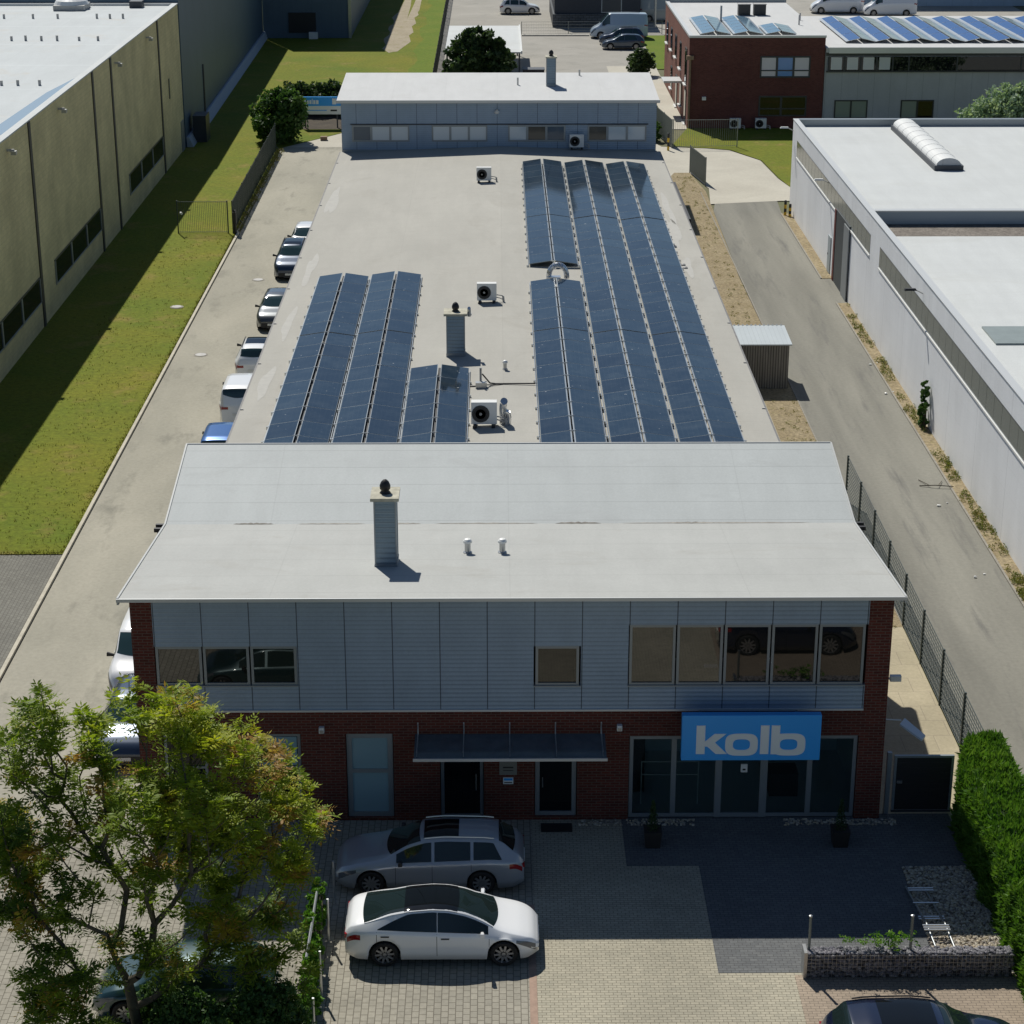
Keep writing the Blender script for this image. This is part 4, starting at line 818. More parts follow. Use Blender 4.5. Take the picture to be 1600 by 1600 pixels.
# carport roof
cp = thing('carport', 'flat white carport roof behind the dark green tree in the rear car park', 'carport', (-1, 190, 0))
b = MB(); b.box(-4.6, 2.2, 181, 199.5, 2.7, 2.82, M['roof_white']); b.box(2.14, 2.26, 180.95, 199.55, 2.65, 2.92, M['white']); b.build('roof', cp)
for (x_, y_) in ((-4.4, 181.3), (2.0, 181.3), (-4.4, 199.2), (2.0, 199.2)):
    b = MB(); b.box(x_-0.07, x_+0.07, y_-0.07, y_+0.07, 0, 2.7, M['dark_trim']); b.build('post', cp)
b = MB(); b.box(2.3, 4.2, 180.6, 182.0, 0, 1.3, M['blackm']); b.box(2.25, 4.25, 180.55, 182.05, 1.3, 1.36, M['dark_trim']); tag(b.build('waste_container'), 'dark waste container beside the carport', 'container')
# shed
sh = thing('corrugated_shed', 'small corrugated metal shed with flat pale roof beside the long hall', 'shed', (12.3, 90, 0))
b = MB(); b.box(11.15, 13.4, 89.2, 91.6, 0, 2.1, M['shed']); b.build('wall', sh)
b = MB(); b.hull8([(11.05, 89.0, 2.12), (13.5, 89.0, 2.12), (13.5, 91.8, 2.26), (11.05, 91.8, 2.26), (11.05, 89.0, 2.18), (13.5, 89.0, 2.18), (13.5, 91.8, 2.32), (11.05, 91.8, 2.32)], M['shed_roof'])
for i in range(12): b.box(11.1+i*0.2, 11.18+i*0.2, 91.8, 91.84, 2.24, 2.36, M['trim'])
b.build('roof', sh)

# ================================================================== FENCES, GATES, POSTS
def bar_fence(name, label, cat, p0, p1, h, mat, post_every=2.9, bars='v', step=0.11, z0=0.08, br=0.012, group=None, feet=False, posts=True):
    a = Vector((p0[0], p0[1], 0)); c = Vector((p1[0], p1[1], 0)); d = c-a; L = d.length; d.normalize()
    t = thing(name, label, cat, (p0[0], p0[1], 0), 0, group)
    b = MB()
    if bars == 'v':
        n = int(L/step)
        for i in range(n+1): q = a+d*(L*i/n); b.tube((q.x, q.y, z0), (q.x, q.y, h), br, mat, n=4, caps=False)
        for zz in (z0+0.03, h-0.03): b.tube((a.x, a.y, zz), (c.x, c.y, zz), 0.022, mat, n=4)
    else:
        n = int((h-z0)/step)
        for i in range(n+1): zz = z0+(h-z0)*i/n; b.tube((a.x, a.y, zz), (c.x, c.y, zz), br*1.3, mat, n=4, caps=False)
        n = int(L/0.25)
        for i in range(n+1): q = a+d*(L*i/n); b.tube((q.x, q.y, z0), (q.x, q.y, h), br*0.4, mat, n=4, caps=False)
    b.build('bar_panel', t)
    if posts:
        k = max(1, round(L/post_every))
        for i in range(k+1):
            q = a+d*(L*i/k); b = MB(); b.box(q.x-0.035, q.x+0.035, q.y-0.035, q.y+0.035, 0, h+0.05, mat)
            if feet: b.tube((q.x, q.y, 0.4), (q.x+0.35, q.y-0.25, 0.0), 0.03, mat)
            b.build('post', t)
    return t
bar_fence('bar_fence', 'dark grey steel bar fence running along the lawn beside the lane', 'fence', (-16.15, 121.6), (-16.35, 149), 2.0, M['fence_green'], 2.75, 'v', 0.10, br=0.018, feet=True)
bar_fence('garden_gate', 'dark steel bar gate standing across the lawn', 'gate', (-19.5, 121.6), (-16.45, 121.6), 2.0, M['fence_green'], 3.1, 'v', 0.11, br=0.011)
b = MB(); b.tube((-16.0, 121.4, 0), (-16.0, 121.4, 1.5), 0.09, M['blackm']); b.box(-16.1, -15.9, 121.2, 121.5, 0.7, 1.4, M['blackm']); b.tube((-19.3, 121.5, 1.3), (-19.2, 121.4, 1.3), 0.08, M['white']); tag(b.build('gate_drive'), 'dark gate motor column at the corner of bar gate and fence', 'gate motor')
bar_fence('mesh_fence', 'dark double bar mesh fence between the side path and the side road', 'fence', (13.66, 74.2), (13.6, 50.0), 1.85, M['fence_green'], 2.95, 'h', 0.13, br=0.012)
bar_fence('mesh_gate', 'swung open grey bar gate leaf at the bend of the side road', 'gate', (13.5, 140.5), (14.15, 136.0), 1.9, M['fence_grey'], 4.6, 'v', 0.1, br=0.02)
bar_fence('mesh_fence', 'low grey mesh gate in front of the brick office lawn', 'fence', (13.1, 150.0), (17.9, 150.3), 2.1, M['fence_grey'], 4.9, 'v', 0.16, br=0.012)
bar_fence('bar_fence', 'short grey fence section beside the brick office path', 'fence', (13.0, 150.0), (12.3, 156.0), 2.1, M['fence_grey'], 3.0, 'v', 0.1, br=0.02)
bar_fence('mesh_fence', 'grey fence behind the parked van in the rear car park', 'fence', (2.6, 214.8), (17.3, 215.2), 1.3, M['fence_grey'], 4.8, 'h', 0.3)
bar_fence('bar_fence', 'dark fence between the far lawn and the rear car park', 'fence', (-5.55, 176), (-5.75, 262), 1.7, M['dark_trim'], 3.0, 'v', 0.18, br=0.02)
# entrance gate with dark boards
g = thing('board_gate', 'dark horizontal board gate between the brick corner and the hedge', 'gate', (10.7, 49.3, 0))
b = MB(); b.box(10.86, 12.5, 49.26, 49.34, 1.74, 1.80, M['frame']); b.box(10.86, 12.5, 49.26, 49.34, 0.06, 0.12, M['frame_dark']); b.box(10.86, 10.93, 49.26, 49.34, 0.12, 1.74, M['frame']); b.box(12.43, 12.5, 49.26, 49.34, 0.12, 1.74, M['frame']); b.build('gate_frame', g)
b = MB()
for i in range(10): b.box(10.93, 12.43, 49.285, 49.315, 0.13+i*0.162, 0.13+i*0.162+0.156, M['blackm'])
b.build('board', g)
b = MB(); b.box(10.66, 10.78, 49.24, 49.36, 0, 1.9, M['frame']); b.build('post', g)
b = MB(); b.box(10.95, 11.1, 49.2, 49.26, 0.98, 1.06, M['steel']); b.build('handle', g)
# yellow bollards
def bollard(x, y, h, lab):
    t = thing('bollard', lab, 'bollard', (x, y, 0), 0, 'yellow and black impact posts', world=False)
    b = MB()
    for i in range(4): b.lathe((0, 0, 0), [(0.085, h*i/4), (0.085, h*(i+1)/4)], M['yellow'] if i % 2 == 0 else M['blackm'], 12)
    b.lathe((0, 0, 0), [(0.085, h), (0.05, h+0.04), (0, h+0.05)], M['blackm'], 12); b.build('post', t)
bollard(18.3, 126.5, 0.95, 'yellow and black bollard at the white hall corner'); bollard(18.55, 126.1, 0.8, 'shorter yellow and black bollard tight against the white hall corner'); bollard(12.66, 149.0, 1.25, 'tall yellow and black bollard by the grey mesh gate')
# gabion wall
gb = thing('gabion_wall', 'low wire gabion wall filled with dark stones in front of the dark paving', 'wall', (9.8, 41.3, 0))
rnd = random.Random(3); b = MB(); st = [plain('gabion stone %d' % i, c, 0.85, var=0.3, vs=9) for i, c in enumerate([(0.20, 0.19, 0.21), (0.13, 0.13, 0.14), (0.27, 0.26, 0.27)])]
def stone(b, x, y, z, r, mat, rnd):
    k = len(b.v); i = b.m(mat); sx, sy, sz = r*rnd.uniform(.8, 1.3), r*rnd.uniform(.7, 1.1), r*rnd.uniform(.5, .9); a = rnd.uniform(0, 6.28); n = 6
    b.v.append((x, y, z-sz))
    for (hh, rr) in ((-0.4, 0.85), (0.45, 0.8)):
        for j in range(n): t = a+6.283*j/n; q = rr*rnd.uniform(.8, 1.15); b.v.append((x+sx*q*math.cos(t), y+sy*q*math.sin(t), z+sz*hh))
    b.v.append((x, y, z+sz))
    for j in range(n):
        q = (j+1) % n; b.f += [(k, k+1+q, k+1+j), (k+1+j, k+1+q, k+1+n+q, k+1+n+j), (k+1+n+j, k+1+n+q, k+1+2*n)]; b.mi += [i, i, i]
b.box(7.36, 12.3, 41.30, 41.56, 0.02, 0.64, plain('gabion core', (0.06, 0.06, 0.065), 0.9))
for i in range(1500):
    x_ = rnd.uniform(7.36, 12.3); 
    if rnd.random() < 0.6: stone(b, x_, 41.29+rnd.uniform(-.015, .02), rnd.uniform(0.04, 0.64), 0.055, rnd.choice(st), rnd)
    else: stone(b, x_, rnd.uniform(41.28, 41.58), 0.655+rnd.uniform(0, .02), 0.055, rnd.choice(st), rnd)
b.build('stone_fill', gb)
b = MB(); b.box(7.28, 7.36, 41.22, 41.62, 0, 0.74, M['steel'])
for i in range(50): b.tube((7.36+i*0.1, 41.235, 0), (7.36+i*0.1, 41.235, 0.7), 0.004, M['steel'], n=4, caps=False)
for i in range(7): b.tube((7.36, 41.235, 0.05+i*0.1), (12.3, 41.235, 0.05+i*0.1), 0.004, M['steel'], n=4, caps=False)
b.build('wire_cage', gb)
for x_ in (7.42, 9.85):
    b = MB(); b.tube((x_, 41.45, 0.0), (x_, 41.45, 1.6), 0.035, M['fence_grey'], n=10); b.lathe((x_, 41.45, 1.6), [(0.045, 0), (0.045, 0.03), (0, 0.05)], M['steel'], 10); b.build('post', gb)
# pebble bed
b = MB(); pm = [plain('pebble %d' % i, c, 0.8, var=0.15, vs=8) for i, c in enumerate([(0.46, 0.39, 0.28), (0.36, 0.31, 0.24), (0.52, 0.47, 0.38), (0.28, 0.25, 0.22)])]
b.face([(10.62, 42.35, 0.02), (13.2, 42.35, 0.02), (13.2, 46.4, 0.02), (10.62, 46.4, 0.02)], plain('pebble soil', (0.16, 0.13, 0.10), 0.95))
for i in range(3600): stone(b, rnd.uniform(10.65, 12.9), rnd.uniform(42.35, 46.38), 0.03, rnd.uniform(.03, .06), rnd.choice(pm), rnd)
tag(b.build('pebble_bed'), 'bed of pale pebbles beside the clipped hedge', 'pebbles', kind='stuff')
b = MB()
for (xa, xb) in ((3.5, 5.4), (7.8, 10.9), (-8, -4.3), (2.2, 3.4)):
    for i in range(int((xb-xa)*75)): stone(b, rnd.uniform(xa, xb), rnd.uniform(48.62, 48.95), 0.03, rnd.uniform(.03, .05), rnd.choice(pm), rnd)
tag(b.build('pebble_strip'), 'strip of pebbles along the foot of the office front wall', 'pebbles', kind='stuff')
b = MB(); b.box(1.15, 2.0, 48.3, 48.75, 0.016, 0.035, M['blackm']); tag(b.build('door_mat'), 'dark grate mat in front of the right entrance door', 'door mat')
# leaning bike/parking rack shapes on pebbles
t = thing('bicycle_rack', 'pale metal bicycle rack frame lying across the pebble bed', 'bicycle rack', (10.9, 43.5, 0))
b = MB()
for x_ in (10.62, 11.08): b.path([(x_+0.1, 42.45, 0.08), (x_, 43.2, 0.3), (x_-0.05, 44.6, 0.12), (x_-0.1, 45.3, 0.08)], 0.025, M['alu'])
b.build('side_rail', t)
for y_ in (42.9, 43.0, 43.1, 43.55, 43.65, 44.3, 44.9, 45.0):
    b = MB(); b.box(10.5, 11.15, y_-0.02, y_+0.02, 0.2+(0.1 if y_ < 43.2 else 0)-0.0, 0.225+(0.1 if y_ < 43.2 else 0), M['alu']); b.build('cross_bar', t)

# ================================================================== CARS
def interp(tab, x):
    if x <= tab[0][0]: return tab[0][1]
    for (a, va), (b_, vb) in zip(tab, tab[1:]):
        if x <= b_:
            t = (x-a)/(b_-a); return va+(vb-va)*t
    return tab[-1][1]
def smooth_tab(tab, L, k=3, rad=0.10):
    tab = sorted(tab)
    def f(x):
        s = 0; n = 7
        for i in range(n): s += interp(tab, x+rad*(i-(n-1)/2)/((n-1)/2))
        return s/n
    return f
SPEC = {
 # x forward; zt = centreline top, zb = shoulder, hw = half width, rw = roof half width
 'fastback': dict(L=4.69, W=1.85, wx=(1.49, -1.385), wr=0.335,
   zt=[(-2.345, .80), (-2.27, 1.0), (-2.1, 1.07), (-1.75, 1.16), (-1.3, 1.29), (-0.8, 1.39), (-0.25, 1.44), (0.15, 1.42), (0.55, 1.33), (1.0, 1.14), (1.35, .95), (1.55, .89), (1.9, .80), (2.15, .70), (2.28, .60), (2.345, .48)],
   zb=[(-2.345, .74), (-2.2, .93), (-1.6, .97), (-.8, .93), (0, .90), (.9, .86), (1.6, .77), (2.1, .66), (2.345, .46)],
   roof=(0.42, -0.9), cowl=1.36, rear=(-1.93, -0.9), sw=[(1.12, -0.10), (-0.12, -1.55)], rwid=0.64, glassroof=True),
 'wagon': dict(L=4.86, W=1.83, wx=(1.5, -1.34), wr=0.335,
   zt=[(-2.43, .80), (-2.36, 1.02), (-2.2, 1.12), (-1.82, 1.42), (-1.5, 1.47), (-0.4, 1.50), (0.1, 1.46), (0.5, 1.33), (1.12, 1.02), (1.3, .96), (1.9, .86), (2.25, .74), (2.38, .62), (2.43, .50)],
   zb=[(-2.43, .72), (-2.3, .93), (-1.6, .98), (-.8, .95), (0, .92), (.9, .88), (1.6, .80), (2.2, .68), (2.43, .48)],
   roof=(0.22, -1.75), cowl=1.12, rear=(-2.2, -1.8), sw=[(0.85, -0.05), (-0.13, -1.05), (-1.13, -1.85)], rwid=0.60, glassroof=(0.15, -0.75), rails=True),
 'suv': dict(L=4.5, W=1.87, wx=(1.36, -1.32), wr=0.36,
   zt=[(-2.25, .85), (-2.2, 1.1), (-2.05, 1.25), (-1.78, 1.58), (-1.3, 1.65), (-0.3, 1.67), (0.15, 1.62), (0.5, 1.50), (1.0, 1.15), (1.2, 1.08), (1.75, .98), (2.05, .86), (2.2, .70), (2.25, .55)],
   zb=[(-2.25, .78), (-2.1, 1.02), (-1.5, 1.08), (-.8, 1.05), (0, 1.03), (.9, 1.0), (1.5, .92), (2.0, .80), (2.25, .52)],
   roof=(0.25, -1.7), cowl=1.0, rear=(-2.06, -1.78), sw=[(0.78, -0.05), (-0.13, -1.05), (-1.13, -1.72)], rwid=0.62, glassroof=(0.12, -1.1), rails=True),
 'hatch': dict(L=4.2, W=1.77, wx=(1.3, -1.25), wr=0.32,
   zt=[(-2.1, .80), (-2.06, 1.0), (-1.95, 1.10), (-1.62, 1.38), (-1.2, 1.46), (-0.3, 1.49), (0.1, 1.45), (0.45, 1.33), (0.98, 1.02), (1.15, .97), (1.6, .88), (1.9, .76), (2.05, .62), (2.1, .50)],
   zb=[(-2.1, .72), (-1.95, .92), (-1.3, .96), (-.8, .94), (0, .92), (.9, .88), (1.5, .80), (1.9, .70), (2.1, .48)],
   roof=(0.2, -1.55), cowl=0.97, rear=(-1.93, -1.6), sw=[(0.76, -0.05), (-0.13, -1.35)], rwid=0.58),
 'minivan': dict(L=4.4, W=1.8, wx=(1.4, -1.3), wr=0.32,
   zt=[(-2.2, .9), (-2.17, 1.2), (-2.1, 1.35), (-1.98, 1.74), (-1.6, 1.82), (-0.2, 1.84), (0.35, 1.78), (0.7, 1.6), (1.3, 1.2), (1.5, 1.12), (1.9, .98), (2.1, .8), (2.2, .55)],
   zb=[(-2.2, .85), (-2.1, 1.1), (-1.3, 1.12), (0, 1.1), (.9, 1.05), (1.6, .95), (2.0, .75), (2.2, .5)],
   roof=(0.45, -1.9), cowl=1.25, rear=(-2.1, -1.98), sw=[(1.05, 0.1), (0.0, -0.95), (-1.05, -1.85)], rwid=0.70),
 'van': dict(L=5.9, W=2.0, wx=(1.9, -1.75), wr=0.35,
   zt=[(-2.95, 1.4), (-2.93, 2.3), (-2.8, 2.5), (-1, 2.56), (0.9, 2.54), (1.2, 2.42), (1.95, 1.5), (2.1, 1.35), (2.6, 1.1), (2.85, .9), (2.95, .6)],
   zb=[(-2.95, 1.3), (-2.85, 1.5), (0, 1.5), (1.2, 1.45), (2.0, 1.2), (2.6, .95), (2.95, .55)],
   roof=(1.05, -2.8), cowl=1.95, rear=(-2.92, -2.9), sw=[(1.75, 0.95)], rwid=0.80),
}
def car(name, label, kind, color, loc, rz, group='parked cars', glass=None, res=0.045, cat='car', trimcol=None, lod=0):
    S = SPEC[kind]; L, W = S['L'], S['W']; hl_ = L/2
    zt = smooth_tab(S['zt'], L, rad=0.07); zb0 = smooth_tab(S['zb'], L, rad=0.12)
    zb = lambda x: min(zb0(x), zt(x)-0.03)
    def hw(x):
        e = min(hl_-x, hl_+x); e = max(e, 0.0)
        f = min(1, e/0.75); r = 1-(1-f)**2.6
        base = 0.72 if x > 0 else 0.80
        return W/2*(base+(1-base)*r)*(1-0.012*(abs(x)/hl_)**2)
    glass = glass or M['glass_car']
    ZS = 0.2; wr = S['wr']; ar = wr+0.055
    roof_edge = S['rwid']
    tzone = (S['cowl'], S['roof'][0], S['roof'][1], S['rear'][0])
    def ring(x):
        H = hw(x); T = zt(x); B = zb(x)
        zl = ZS+0.0; e = min(hl_-x, hl_+x); zl += max(0, 0.10-e*0.35)
        for wx in S['wx']:
            d = abs(x-wx)
            if d < ar: zl = max(zl, wr+math.sqrt(ar*ar-d*d))
        gh = max(0.0, min(1.0, (T-B-0.06)/0.30))       # greenhouse amount
        ry = H*0.90*(1-gh)+roof_edge*gh*min(1, H/(W/2*0.9))
        drop = 0.02*(1-gh)+0.075*gh
        zm = B*0.60+0.10
        pts = [(0, ZS+0.02), (H-0.34, ZS+0.02), (H-0.32, max(zl, ZS)), (H*0.965, zl), (H*0.985, max(zl+0.015, 0.42)), (H, max(zl+0.03, zm)), (H*0.992, max(zl+0.045, B-0.09)), (H*0.97, max(zl+0.055, B-0.025)), (H*0.94, max(zl+0.06, B+0.005))]
        zlast = pts[-1][1]; F1z = max(zlast+0.004, T-drop)
        F1 = (ry, F1z); pts.append(F1)
        pts += [(ry-0.035, max(F1z, T-drop*0.45)), (ry*0.62, max(F1z, T-drop*0.12)), (ry*0.3, max(F1z, T-drop*0.02)), (0, max(F1z, T))]
        return pts
    n = int(L/res); xs_ = [-hl_+L*i/n for i in range(n+1)]
    for wx in S['wx']: xs_ += [wx-ar, wx+ar, wx-ar+0.012, wx+ar-0.012]
    xs_ = sorted(set(round(x, 4) for x in xs_))
    t = thing(name, label, cat, loc, rz, group, world=False)
    Mp = color; Mk = M['black']; Mt = trimcol or Mp
    b = MB(); rings = [ring(x) for x in xs_]; m_ = len(rings[0]); full_n = 2*m_-2
    for x, r in zip(xs_, rings):
        P_ = [(x, y, z) for y, z in r] + [(x, -y, z) for y, z in r[-2:0:-1]]
        b.v += P_
    ip, ik, it_ = b.m(Mp), b.m(Mk), b.m(Mt)
    for i in range(len(xs_)-1):
        for j in range(full_n):
            q = (j+1) % full_n
            jj = j if j < m_-1 else full_n-1-j
            b.f.append((i*full_n+j, i*full_n+q, (i+1)*full_n+q, (i+1)*full_n+j)[::-1]); b.mi.append(ik if jj < 3 else (it_ if jj == 3 and trimcol else ip))
    b.f.append(tuple(range(full_n))); b.mi.append(ip); k = (len(xs_)-1)*full_n; b.f.append(tuple(range(k+full_n-1, k-1, -1))); b.mi.append(ip)
    bo = b.build('body', t, smooth=True)
    bo.data.polygons.foreach_set('use_smooth', [True]*(len(b.f)-2)+[False]*2)
    def side_y(x, z):
        r = ring(x)[3:10]
        for (y0, z0), (y1, z1) in zip(r, r[1:]):
            if z <= z1: 
                return y0+(y1-y0)*max(0, (z-z0))/max(1e-4, z1-z0)
        return r[-1][0]
    def top_z(x, y):
        r = ring(x)[9:]; y = abs(y)
        for (y0, z0), (y1, z1) in zip(r, r[1:]):
            if y >= y1: return z1+(z0-z1)*min(1, (y-y1)/max(1e-4, y0-y1))
        return r[-1][1]
    OFF = 0.007
    def side_patch(b, xa, xb, zlo, zhi, mat, s_, nx=14, nz=4, off=OFF):
        i = b.m(mat); k = len(b.v)
        for a in range(nx+1):
            x = xa+(xb-xa)*a/nx; lo, hi = zlo(x), zhi(x); hi = max(hi, lo+0.001)
            for c in range(nz+1):
                z = lo+(hi-lo)*c/nz; b.v.append((x, s_*(side_y(x, z)+off), z+off*0.3))
        for a in range(nx):
            for c in range(nz):
                p = k+a*(nz+1)+c; f = (p, p+1, p+nz+2, p+nz+1); b.f.append(f if (s_ > 0) == (xb > xa) else f[::-1]); b.mi.append(i)
    def top_patch(b, xf, xr, wf, mat, nx=12, ny=10, off=OFF):
        """xf(y),xr(y) limits, wf(x) half width"""
        i = b.m(mat); k = len(b.v)
        for a in range(nx+1):
            for c in range(ny+1):
                v = -1+2*c/ny; x = xf(v)+(xr(v)-xf(v))*a/nx; y = v*wf(x); b.v.append((x, y, top_z(x, y)+off))
        for a in range(nx):
            for c in range(ny):
                p = k+a*(ny+1)+c; b.f.append((p, p+1, p+ny+2, p+ny+1)[::-1]); b.mi.append(i)
    ry_ = lambda x: ring(x)[9][0]-(0.02 if kind == 'fastback' else 0.045)
    cw, rfx, rrx, rx = tzone[0], tzone[1], tzone[2], tzone[3]
    b = MB(); top_patch(b, lambda v: cw-0.13*v*v, lambda v: rfx+(-.01 if S.get('glassroof') is True else 0.05)-0.05*v*v, ry_, glass); b.build('windshield', t, smooth=True)
    if kind != 'van':
        b = MB(); top_patch(b, lambda v: rrx-0.03 if not S.get('glassroof') is True else rrx, lambda v: rx+0.06*v*v, ry_, glass); b.build('rear_window', t, smooth=True)
    if S.get('glassroof') is True:
        b = MB(); top_patch(b, lambda v: rfx-0.0-0.05*v*v, lambda v: rrx-0.01, ry_, M['glass_dark'], off=0.011); b.build('glass_roof', t, smooth=True)
    elif S.get('glassroof'):
        g0, g1 = S['glassroof']; b = MB(); top_patch(b, lambda v: g0, lambda v: g1, lambda x: ry_(x)-0.10, M['glass_dark']); b.build('glass_roof', t, smooth=True)
    for s_ in (-1, 1):
        for (xa, xb) in S['sw']:
            lo = lambda x: zb(x)+0.03; 
            def hi(x, xa=xa, xb=xb):
                h = ring(x)[9][1]-(0.004 if kind == 'fastback' else 0.015)
                if kind in ('fastback',) and x < -0.8: h = min(h, 1.31-(-0.8-x)*0.40)
                if kind in ('wagon', 'suv', 'hatch') and x < xb+0.25 and (xa, xb) == S['sw'][-1]: h = min(h, lo(x)+0.02+(x-xb)*1.6)
                return h
            b = MB(); side_patch(b, xa, xb, lo, hi, glass, s_); b.build('side_window', t, smooth=True)
        b = MB()
        hx = hl_
        side_patch(b, hx-0.08, hx-0.55, lambda x: zb(x)-0.17+0.25*max(0, hx-0.2-x), lambda x: zb(x)-0.015, M['lamp'] , s_, 8, 2); b.build('headlight', t, smooth=True)
        b = MB(); side_patch(b, -hx+0.05, -hx+0.38, lambda x: zb(x)-0.20, lambda x: zb(x)-0.07, M['tail'], s_, 6, 2)
        b.hull8([(-hx-0.012, s_*W*0.24, zb(-hx+.1)-.13), (-hx-0.012, s_*W*0.40, zb(-hx+.1)-.13), (-hx+0.05, s_*W*0.40, zb(-hx+.1)-.13), (-hx+0.05, s_*W*0.24, zb(-hx+.1)-.13), (-hx-0.006, s_*W*0.24, zb(-hx+.1)-.02), (-hx-0.006, s_*W*0.40, zb(-hx+.1)-.02), (-hx+0.05, s_*W*0.40, zb(-hx+.1)-.02), (-hx+0.05, s_*W*0.24, zb(-hx+.1)-.02)], M['tail'])
        b.build('taillight', t)
        mx = cw-0.38; b = MB(); mz = zb(mx)+0.07; my = side_y(mx, zb(mx))
        b.hull8([(mx-0.05, s_*(my-0.03), mz-0.05), (mx+0.04, s_*(my-0.03), mz-0.05), (mx+0.06, s_*(my+0.2), mz-0.04), (mx-0.06, s_*(my+0.2), mz-0.04), (mx-0.04, s_*(my-0.03), mz+0.02), (mx+0.03, s_*(my-0.03), mz+0.02), (mx+0.05, s_*(my+0.19), mz+0.09), (mx-0.05, s_*(my+0.19), mz+0.09)], Mp if kind == 'fastback' else M['blackm'])
        b.build('mirror', t, bevel=0.02 if not lod else 0)
        if not lod:
            for (xa, xb) in S['sw'][:2]:
                hx_ = xb+0.18; zz = zb(hx_)-0.11; b = MB(); y_ = side_y(hx_, zz)
                b.box(hx_-0.10, hx_+0.10, min(s_*(y_-.01), s_*(y_+.018)), max(s_*(y_-.01), s_*(y_+.018)), zz-0.014, zz+0.014, M['blackm'] if kind == 'fastback' else Mp); b.build('handle', t)
            # door seams
            for sx in [S['sw'][0][0]+0.02, S['sw'][0][1]-0.02] + [q[1]-0.02 for q in S['sw'][1:2]]:
                b = MB(); side_patch(b, sx-0.006, sx+0.006, lambda x: 0.30, lambda x: zb(x)-0.01, M['black'], s_, 1, 8, 0.003); b.build('door_seam', t)
        if S.get('rails'):
            b = MB(); pp = [(x, s_*(ring(x)[9][0]-0.05), ring(x)[9][1]+0.09) for x in [rfx-0.1-(rfx-0.1-rrx-0.1)*q/8 for q in range(9)]]
            b.path(pp, 0.018, M['alu'] if kind == 'wagon' else M['blackm'], 6); b.build('roof_rail', t)
        for wx in S['wx']:
            cyy = s_*(hw(wx)-0.12); wt = thing_child('wheel', t, (wx, cyy, wr))
            b = MB(); b.lathe((0, 0, 0), [(wr-0.10, -0.105), (wr-0.03, -0.11), (wr, -0.08), (wr, 0.08), (wr-0.03, 0.11), (wr-0.10, 0.105)], M['black'], 28, 'y', False); b.build('tyre', wt, off=(0, 0, 0))
            b = MB(); sgn = s_; o = 0.085*sgn; rr = wr-0.085
            b.lathe((0, 0, 0), [(rr+0.0, o-0.03*sgn), (rr+0.01, o+0.012*sgn), (rr-0.02, o+0.012*sgn), (rr-0.03, o-0.04*sgn)] if sgn > 0 else [(rr-0.03, o+0.04), (rr-0.02, o-0.012), (rr+0.01, o-0.012), (rr, o+0.03)], M['rim'], 28, 'y', False)
            b.lathe((0, 0, 0), [(rr, o-0.045*sgn)]+[(0.0, o-0.045*sgn)] , M['blackm'], 20, 'y')
            ns = 10
            for q in range(ns):
                a = 2*math.pi*q/ns+0.1; wv = 0.035
                ca, sa = math.cos(a), math.sin(a)
                P0 = [(0.03*ca-wv*sa, 0.03*sa+wv*ca), (rr*ca-0.6*wv*sa, rr*sa+0.6*wv*ca), (rr*ca+0.6*wv*sa, rr*sa-0.6*wv*ca), (0.03*ca+wv*sa, 0.03*sa-wv*ca)]
                b.hull8([(p[0], o-0.02*sgn, p[1]) for p in P0]+[(p[0], o+0.006*sgn, p[1]) for p in P0], M['rim'])
            b.lathe((0, 0, 0), [(0.055, o-0.01*sgn), (0.05, o+0.012*sgn), (0, o+0.014*sgn)], M['rim'], 12, 'y')
            b.build('rim', wt, off=(0, 0, 0))
    # inner dark body so wheel wells are closed
    b = MB(); b.box(-hl_+0.12, hl_-0.12, -W/2+0.33, W/2-0.33, ZS-0.02, 0.45, M['black']); b.build('underbody', t)
    # plates, grille
    b = MB(); b.box(-hl_-0.02, -hl_+0.02, -0.26, 0.26, 0.62 if kind != 'van' else 0.7, 0.73 if kind != 'van' else 0.81, M['white']); b.build('number_plate', t)
    b = MB(); b.box(hl_-0.02, hl_+0.015, -0.26, 0.26, 0.33, 0.44, M['white']); b.build('number_plate', t)
    if kind != 'fastback':
        b = MB(); b.box(hl_-0.05, hl_+0.005, -W*0.33, W*0.33, 0.24, 0.47, M['blackm']); b.box(hl_-0.1, hl_-0.02, -W*0.28, W*0.28, 0.49, 0.50, M['alu']); b.build('grille', t)
    return t
def thing_child(name, parent, loc):
    o = bpy.data.objects.new(name, None); sc.collection.objects.link(o); o.parent = parent; o.location = loc; o['_w'] = (0, 0, 0); return o
M['glass_car'] = glass_mat('car glass', (0.02, 0.045, 0.045), 0.0, 1.75, 0.02)
M['glass_carg'] = glass_mat('greenish car glass', (0.02, 0.04, 0.036), 0.0, 1.6, 0.03)
M['glass_cars'] = glass_mat('dark car glass', (0.012, 0.022, 0.022), 0.0, 1.6, 0.02)
M['lamp'] = plain('headlamp glass', (0.12, 0.13, 0.15), 0.06, 0.2, 0.5)
M['tail'] = plain('tail lamp red', (0.28, 0.01, 0.015), 0.12, 0, 0.5)
M['rim'] = plain('alloy rim', (0.42, 0.42, 0.43), 0.3, 0.7)
Cw = paint('white', (0.88, 0.89, 0.90), 0.0, 0.3); Cg = paint('silver grey', (0.36, 0.39, 0.43), 0.3, 0.3); Cb = paint('midnight blue', (0.01, 0.016, 0.04), 0.2, 0.2)
Cdg = paint('dark grey', (0.07, 0.08, 0.09), 0.4, 0.3); Cbl = paint('blue', (0.03, 0.12, 0.36), 0.3, 0.3); Cdb = paint('dark navy', (0.025, 0.045, 0.085), 0.3, 0.3); Ct = paint('petrol', (0.015, 0.05, 0.055), 0.3, 0.3)
